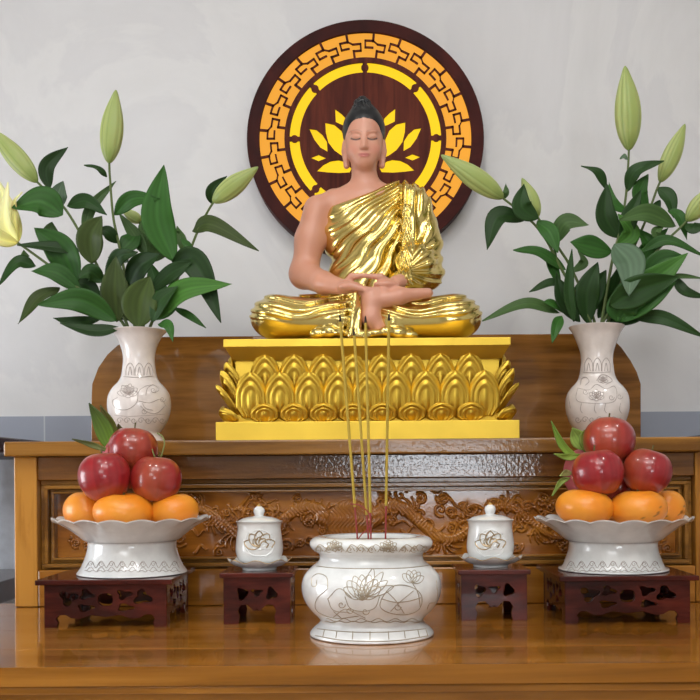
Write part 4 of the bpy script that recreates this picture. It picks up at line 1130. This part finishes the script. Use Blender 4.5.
lily(mL, [(134, 322, 0), (119, 245, -.005), (113, 215, -.005), (109, 165, -.01)], [
    (107,177, 98,168, 84,165, 6, 0,-.01,.3,0),
    (114,215, 132,199, 160,199, 13, 0,-.03,.2,1),
    (118,243, 108,232, 99,229, 11, 0,-.02,.2,0),
    (121,250, 131,240, 138,230, 16, 0,.03,.1,1),
    (117,322, 114,290, 116,256, 22, -.02,-.045,.0,4),
    (106,284, 118,258, 138,252, 12, -.01,-.05,.3,0),
    (128,286, 139,266, 160,254, 19, 0,-.05,.1,0),
    (138,328, 140,300, 150,276, 28, -.03,-.05,.1,4),
    (147,256, 135,235, 119,213, 11, .02,.03,.2,3),
], 'lily stem with one tall upright green bud in the left vase', ((109,163,-.01), (116,90,-.012), 24), seed=1)
lily(mL, [(126, 322, 0), (97, 265, 0), (66, 210, .0), (38, 183, -.01)], [
    (49,189, 47,166, 68,147, 12, 0,0,.2,0),
    (63,215, 40,200, 12,208, 25, -.01,-.03,.0,1),
    (61,207, 58,195, 63,181, 14, .01,.02,.2,5),
    (67,206, 86,201, 107,215, 12, 0,-.01,.2,0),
    (84,236, 91,208, 116,181, 9, .0,.02,.2,3),
    (92,264, 90,236, 102,216, 22, -.01,-.04,.0,4),
    (82,251, 50,246, 17,245, 10, 0,-.03,.1,0),
    (76,284, 60,250, 34,228, 25, .0,-.02,.0,1),
    (53,244, 50,232, 52,222, 13, .03,.04,0,3),
    (103,282, 90,272, 78,278, 14, .0,-.02,.1,0),
], 'lily stem leaning left with a long green bud reaching the left edge, left vase', ((37,182,-.01), (-9,128,-.02), 22), seed=2)
lily(mL, [(122, 322, -.01), (84, 292, -.01), (50, 266, -.015), (28, 250, -.02), (18, 243, -.02)], [
    (36,266, 17,262, -1,285, 12, -.01,-.03,.1,0),
    (81,291, 56,272, 31,271, 15, -.01,-.03,.1,1),
    (30,262, 25,258, 24,250, 8, 0,0,0,3),
    (60,288, 38,297, 18,324, 14, -.01,-.04,.1,4),
    (117,321, 80,300, 37,305, 19, -.03,-.06,.0,1),
    (121,328, 92,330, 60,323, 11, -.03,-.05,.1,0),
    (100,300, 84,283, 66,288, 13, .01,0,.1,0),
    (106,312, 80,305, 64,297, 12, .03,0,.1,3),
    (102,318, 76,322, 53,318, 9, -.01,-.04,.1,0),
], 'lily stem with a pale yellow open flower cut by the left picture edge, left vase', None, seed=3,
 bloom=((18,243,VD-.02), [(((18,243,VD-.02), (4,222,VD-.03), (8,182,VD-.04)), 15), (((18,243,VD-.02), (-8,228,VD-.01), (-18,200,VD+.01)), 17), (((18,243,VD-.02), (10,215,VD-.0), (-4,176,VD+.02)), 16), (((18,243,VD-.02), (-4,236,VD-.05), (-22,224,VD-.06)), 16), (((17,240,VD-.02), (14,205,VD-.03), (22,192,VD-.05)), 5)]))
lily(mL, [(152, 322, 0), (172, 290, 0), (190, 250, -.005), (200,226,-.005), (212, 204, -.01)], [
    (174,262, 157,215, 164,165, 25, -.01,-.03,.0,1),
    (192,231, 212,224, 259,251, 14, 0,-.03,.2,4),
    (172,262, 196,264, 221,323, 21, -.02,-.05,.1,0),
    (150,290, 172,272, 192,262, 14, -.02,-.04,.2,0),
    (156,318, 182,290, 232,284, 19, -.03,-.06,.0,2),
    (174,308, 190,316, 206,328, 6, -.01,-.03,.1,1),
    (212,204, 212,190, 227,176, 9, 0,-.02,.1,0),
    (186,256, 181,238, 177,226, 8, .02,.03,.1,3),
    (158,324, 168,325, 173,342, 8, -.03,-.055,.1,1),
    (152,322, 160,300, 178,286, 14, -.04,-.05,.1,0),
    (181,238, 188,246, 191,256, 6, 0,0,.1,1),
], 'lily stem leaning right with a yellow-green bud near the round emblem, left vase', ((213,202,-.01), (258,167,-.03), 21), seed=4)
lily(mL, [(144, 322, .02), (152, 280, .03), (147, 240, .04), (142, 222, .04)], [
    (147,243, 148,226, 160,214, 15, .03,.03,.1,3),
    (150,262, 164,240, 180,232, 20, .03,.02,.1,3),
    (146,310, 156,290, 150,262, 18, .02,.02,.0,1),
    (140,318, 124,300, 128,275, 15, .02,.01,.0,0),
    (134,320, 112,306, 100,286, 14, .02,.02,.0,0),
    (142,316, 166,306, 176,276, 18, .02,.0,.0,1),
    (128,262, 118,254, 108,258, 12, .02,.02,.0,5),
], 'short lily stem with a small pale bud half hidden among leaves, left vase', ((142,222,.04), (122,210,.03), 13), seed=5)

lily(mR, [(602, 320, 0), (612, 262, 0), (620, 230, 0), (626, 195, 0), (629, 152, 0)], [
    (607,190, 598,172, 581,166, 9, 0,-.01,.2,0),
    (612,252, 590,246, 570,242, 18, -.01,-.04,.1,1),
    (614,244, 630,262, 629,296, 24, -.02,-.07,.0,5),
    (619,238, 606,215, 607,184, 17, 0,-.01,.1,0),
    (627,192, 636,170, 664,161, 11, 0,-.02,.1,0),
    (622,242, 630,216, 641,190, 14, 0,-.01,.1,0),
    (628,212, 613,202, 609,182, 9, 0,0,.1,1),
    (612,312, 640,292, 688,253, 27, -.01,-.05,.1,2),
    (609,306, 640,290, 679,277, 24, -.04,-.07,.2,0),
    (628,159, 624,156, 620,159, 5, 0,0,.1,5),
    (588,324, 588,290, 598,262, 19, .0,-.02,.0,0),
    (618,245, 632,232, 618,214, 15, .0,-.01,.1,2),
], 'lily stem with the tallest upright green bud in the right vase', ((629,150,0), (625,66,-.01), 28), seed=11)
lily(mR, [(609, 320, 0), (628, 262, .01), (645, 222, .01), (658, 186, .01)], [
    (648,212, 640,192, 648,174, 14, .01,0,.1,1),
    (658,187, 670,198, 674,218, 12, .01,0,.1,0),
    (668,210, 680,216, 687,240, 9, 0,-.01,.1,1),
    (676,226, 648,213, 619,220, 16, .0,-.04,.1,3),
    (640,262, 650,245, 637,228, 14, .01,.0,.1,1),
    (630,270, 650,246, 668,228, 12, .02,.02,.1,1),
    (617,322, 624,305, 645,284, 24, -.03,-.04,.1,1),
    (634,318, 664,318, 706,338, 11, -.02,-.05,.1,0),
    (660,200, 655,212, 660,222, 8, .01,.02,.1,0),
], 'lily stem leaning right with a slim pointed green bud, right vase', ((660,182,.01), (685,124,.0), 20), seed=12)
lily(mR, [(604, 320, -.01), (630, 290, -.01), (656, 252, -.015), (686, 222, -.02)], [
    (640,252, 668,240, 706,257, 9, -.01,-.03,.1,1),
    (664,243, 656,232, 664,226, 8, -.01,-.01,.1,3),
    (676,277, 684,290, 706,298, 9, -.02,-.03,.1,0),
    (662,280, 680,276, 708,279, 4, -.02,-.03,.1,3),
    (686,224, 694,228, 708,224, 9, -.02,-.03,.1,0),
    (620,322, 650,300, 676,282, 14, -.03,-.06,.1,1),
    (634,296, 660,262, 684,256, 18, -.02,-.04,.0,1),
], 'lily stem bearing a green bud cut by the right picture edge, right vase', ((687,221,-.02), (714,186,-.03), 20), seed=13)
lily(mR, [(590, 320, 0), (562, 270, -.005), (545, 238, -.005), (528, 218, -.005), (504, 199, -.01)], [
    (526,219, 498,216, 487,250, 17, 0,-.02,.1,0),
    (537,221, 550,232, 558,253, 14, 0,-.02,.1,1),
    (554,244, 566,222, 589,225, 15, 0,-.02,.1,3),
    (566,270, 540,252, 513,250, 12, 0,-.03,.1,1),
    (569,288, 552,282, 529,292, 9, 0,-.03,.1,0),
    (560,313, 526,303, 482,321, 11, -.01,-.05,.1,3),
    (574,322, 569,290, 572,249, 9, -.03,-.04,.0,0),
    (562,316, 557,325, 552,343, 9, -.03,-.055,.1,1),
    (568,314, 552,303, 543,302, 6, -.01,-.03,.1,1),
    (580,322, 564,300, 556,272, 13, -.01,-.03,.0,0),
    (560,284, 552,262, 556,248, 11, 0,0,.1,1),
    (504,199, 506,192, 506,184, 5, 0,0,.1,3),
], 'lily stem leaning left with a long green bud overlapping the round emblem, right vase', ((503,198,-.01), (441,155,-.04), 23), seed=14)
lily(mR, [(594, 320, .02), (572, 270, .02), (560, 250, .015), (541, 222, .01), (538, 218, .01)], [
    (538,219, 522,206, 524,184, 16, -.02,-.03,.1,0),
    (572,272, 584,262, 578,250, 8, .02,.02,.1,3),
    (584,320, 596,290, 606,270, 16, .01,.0,.1,0),
    (590,320, 580,298, 584,276, 14, .02,.01,.1,1),
    (598,318, 616,290, 622,262, 18, .02,.01,.1,0),
    (602,318, 626,300, 640,276, 20, .02,.01,.1,1),
    (606,322, 636,312, 656,292, 16, .0,.0,.1,0),
], 'lily stem with a small bud wrapped by a dark leaf, right vase', ((538,217,.01), (522,178,.005), 17), seed=15)
GROUPS = {'lily_stem': 'lily stems in the two vases', 'orange': 'oranges on the fruit dishes', 'apple': 'apples on the fruit dishes', 'dragon_fruit': 'dragon fruits behind the apples',
          'rosewood_stand': 'pierced rosewood stands', 'lidded_cup': 'lidded cups beside the burner', 'saucer': 'saucers under the lidded cups', 'footed_dish': 'footed fruit dishes',
          'porcelain_vase': 'vases of lilies', 'side_cabinet': 'side cabinets beside the altar'}
for o in COL.objects:
    kname = o.name.split('.')[0]
    if o.parent is None and kname in GROUPS and o.get('category'): o['group'] = GROUPS[kname]
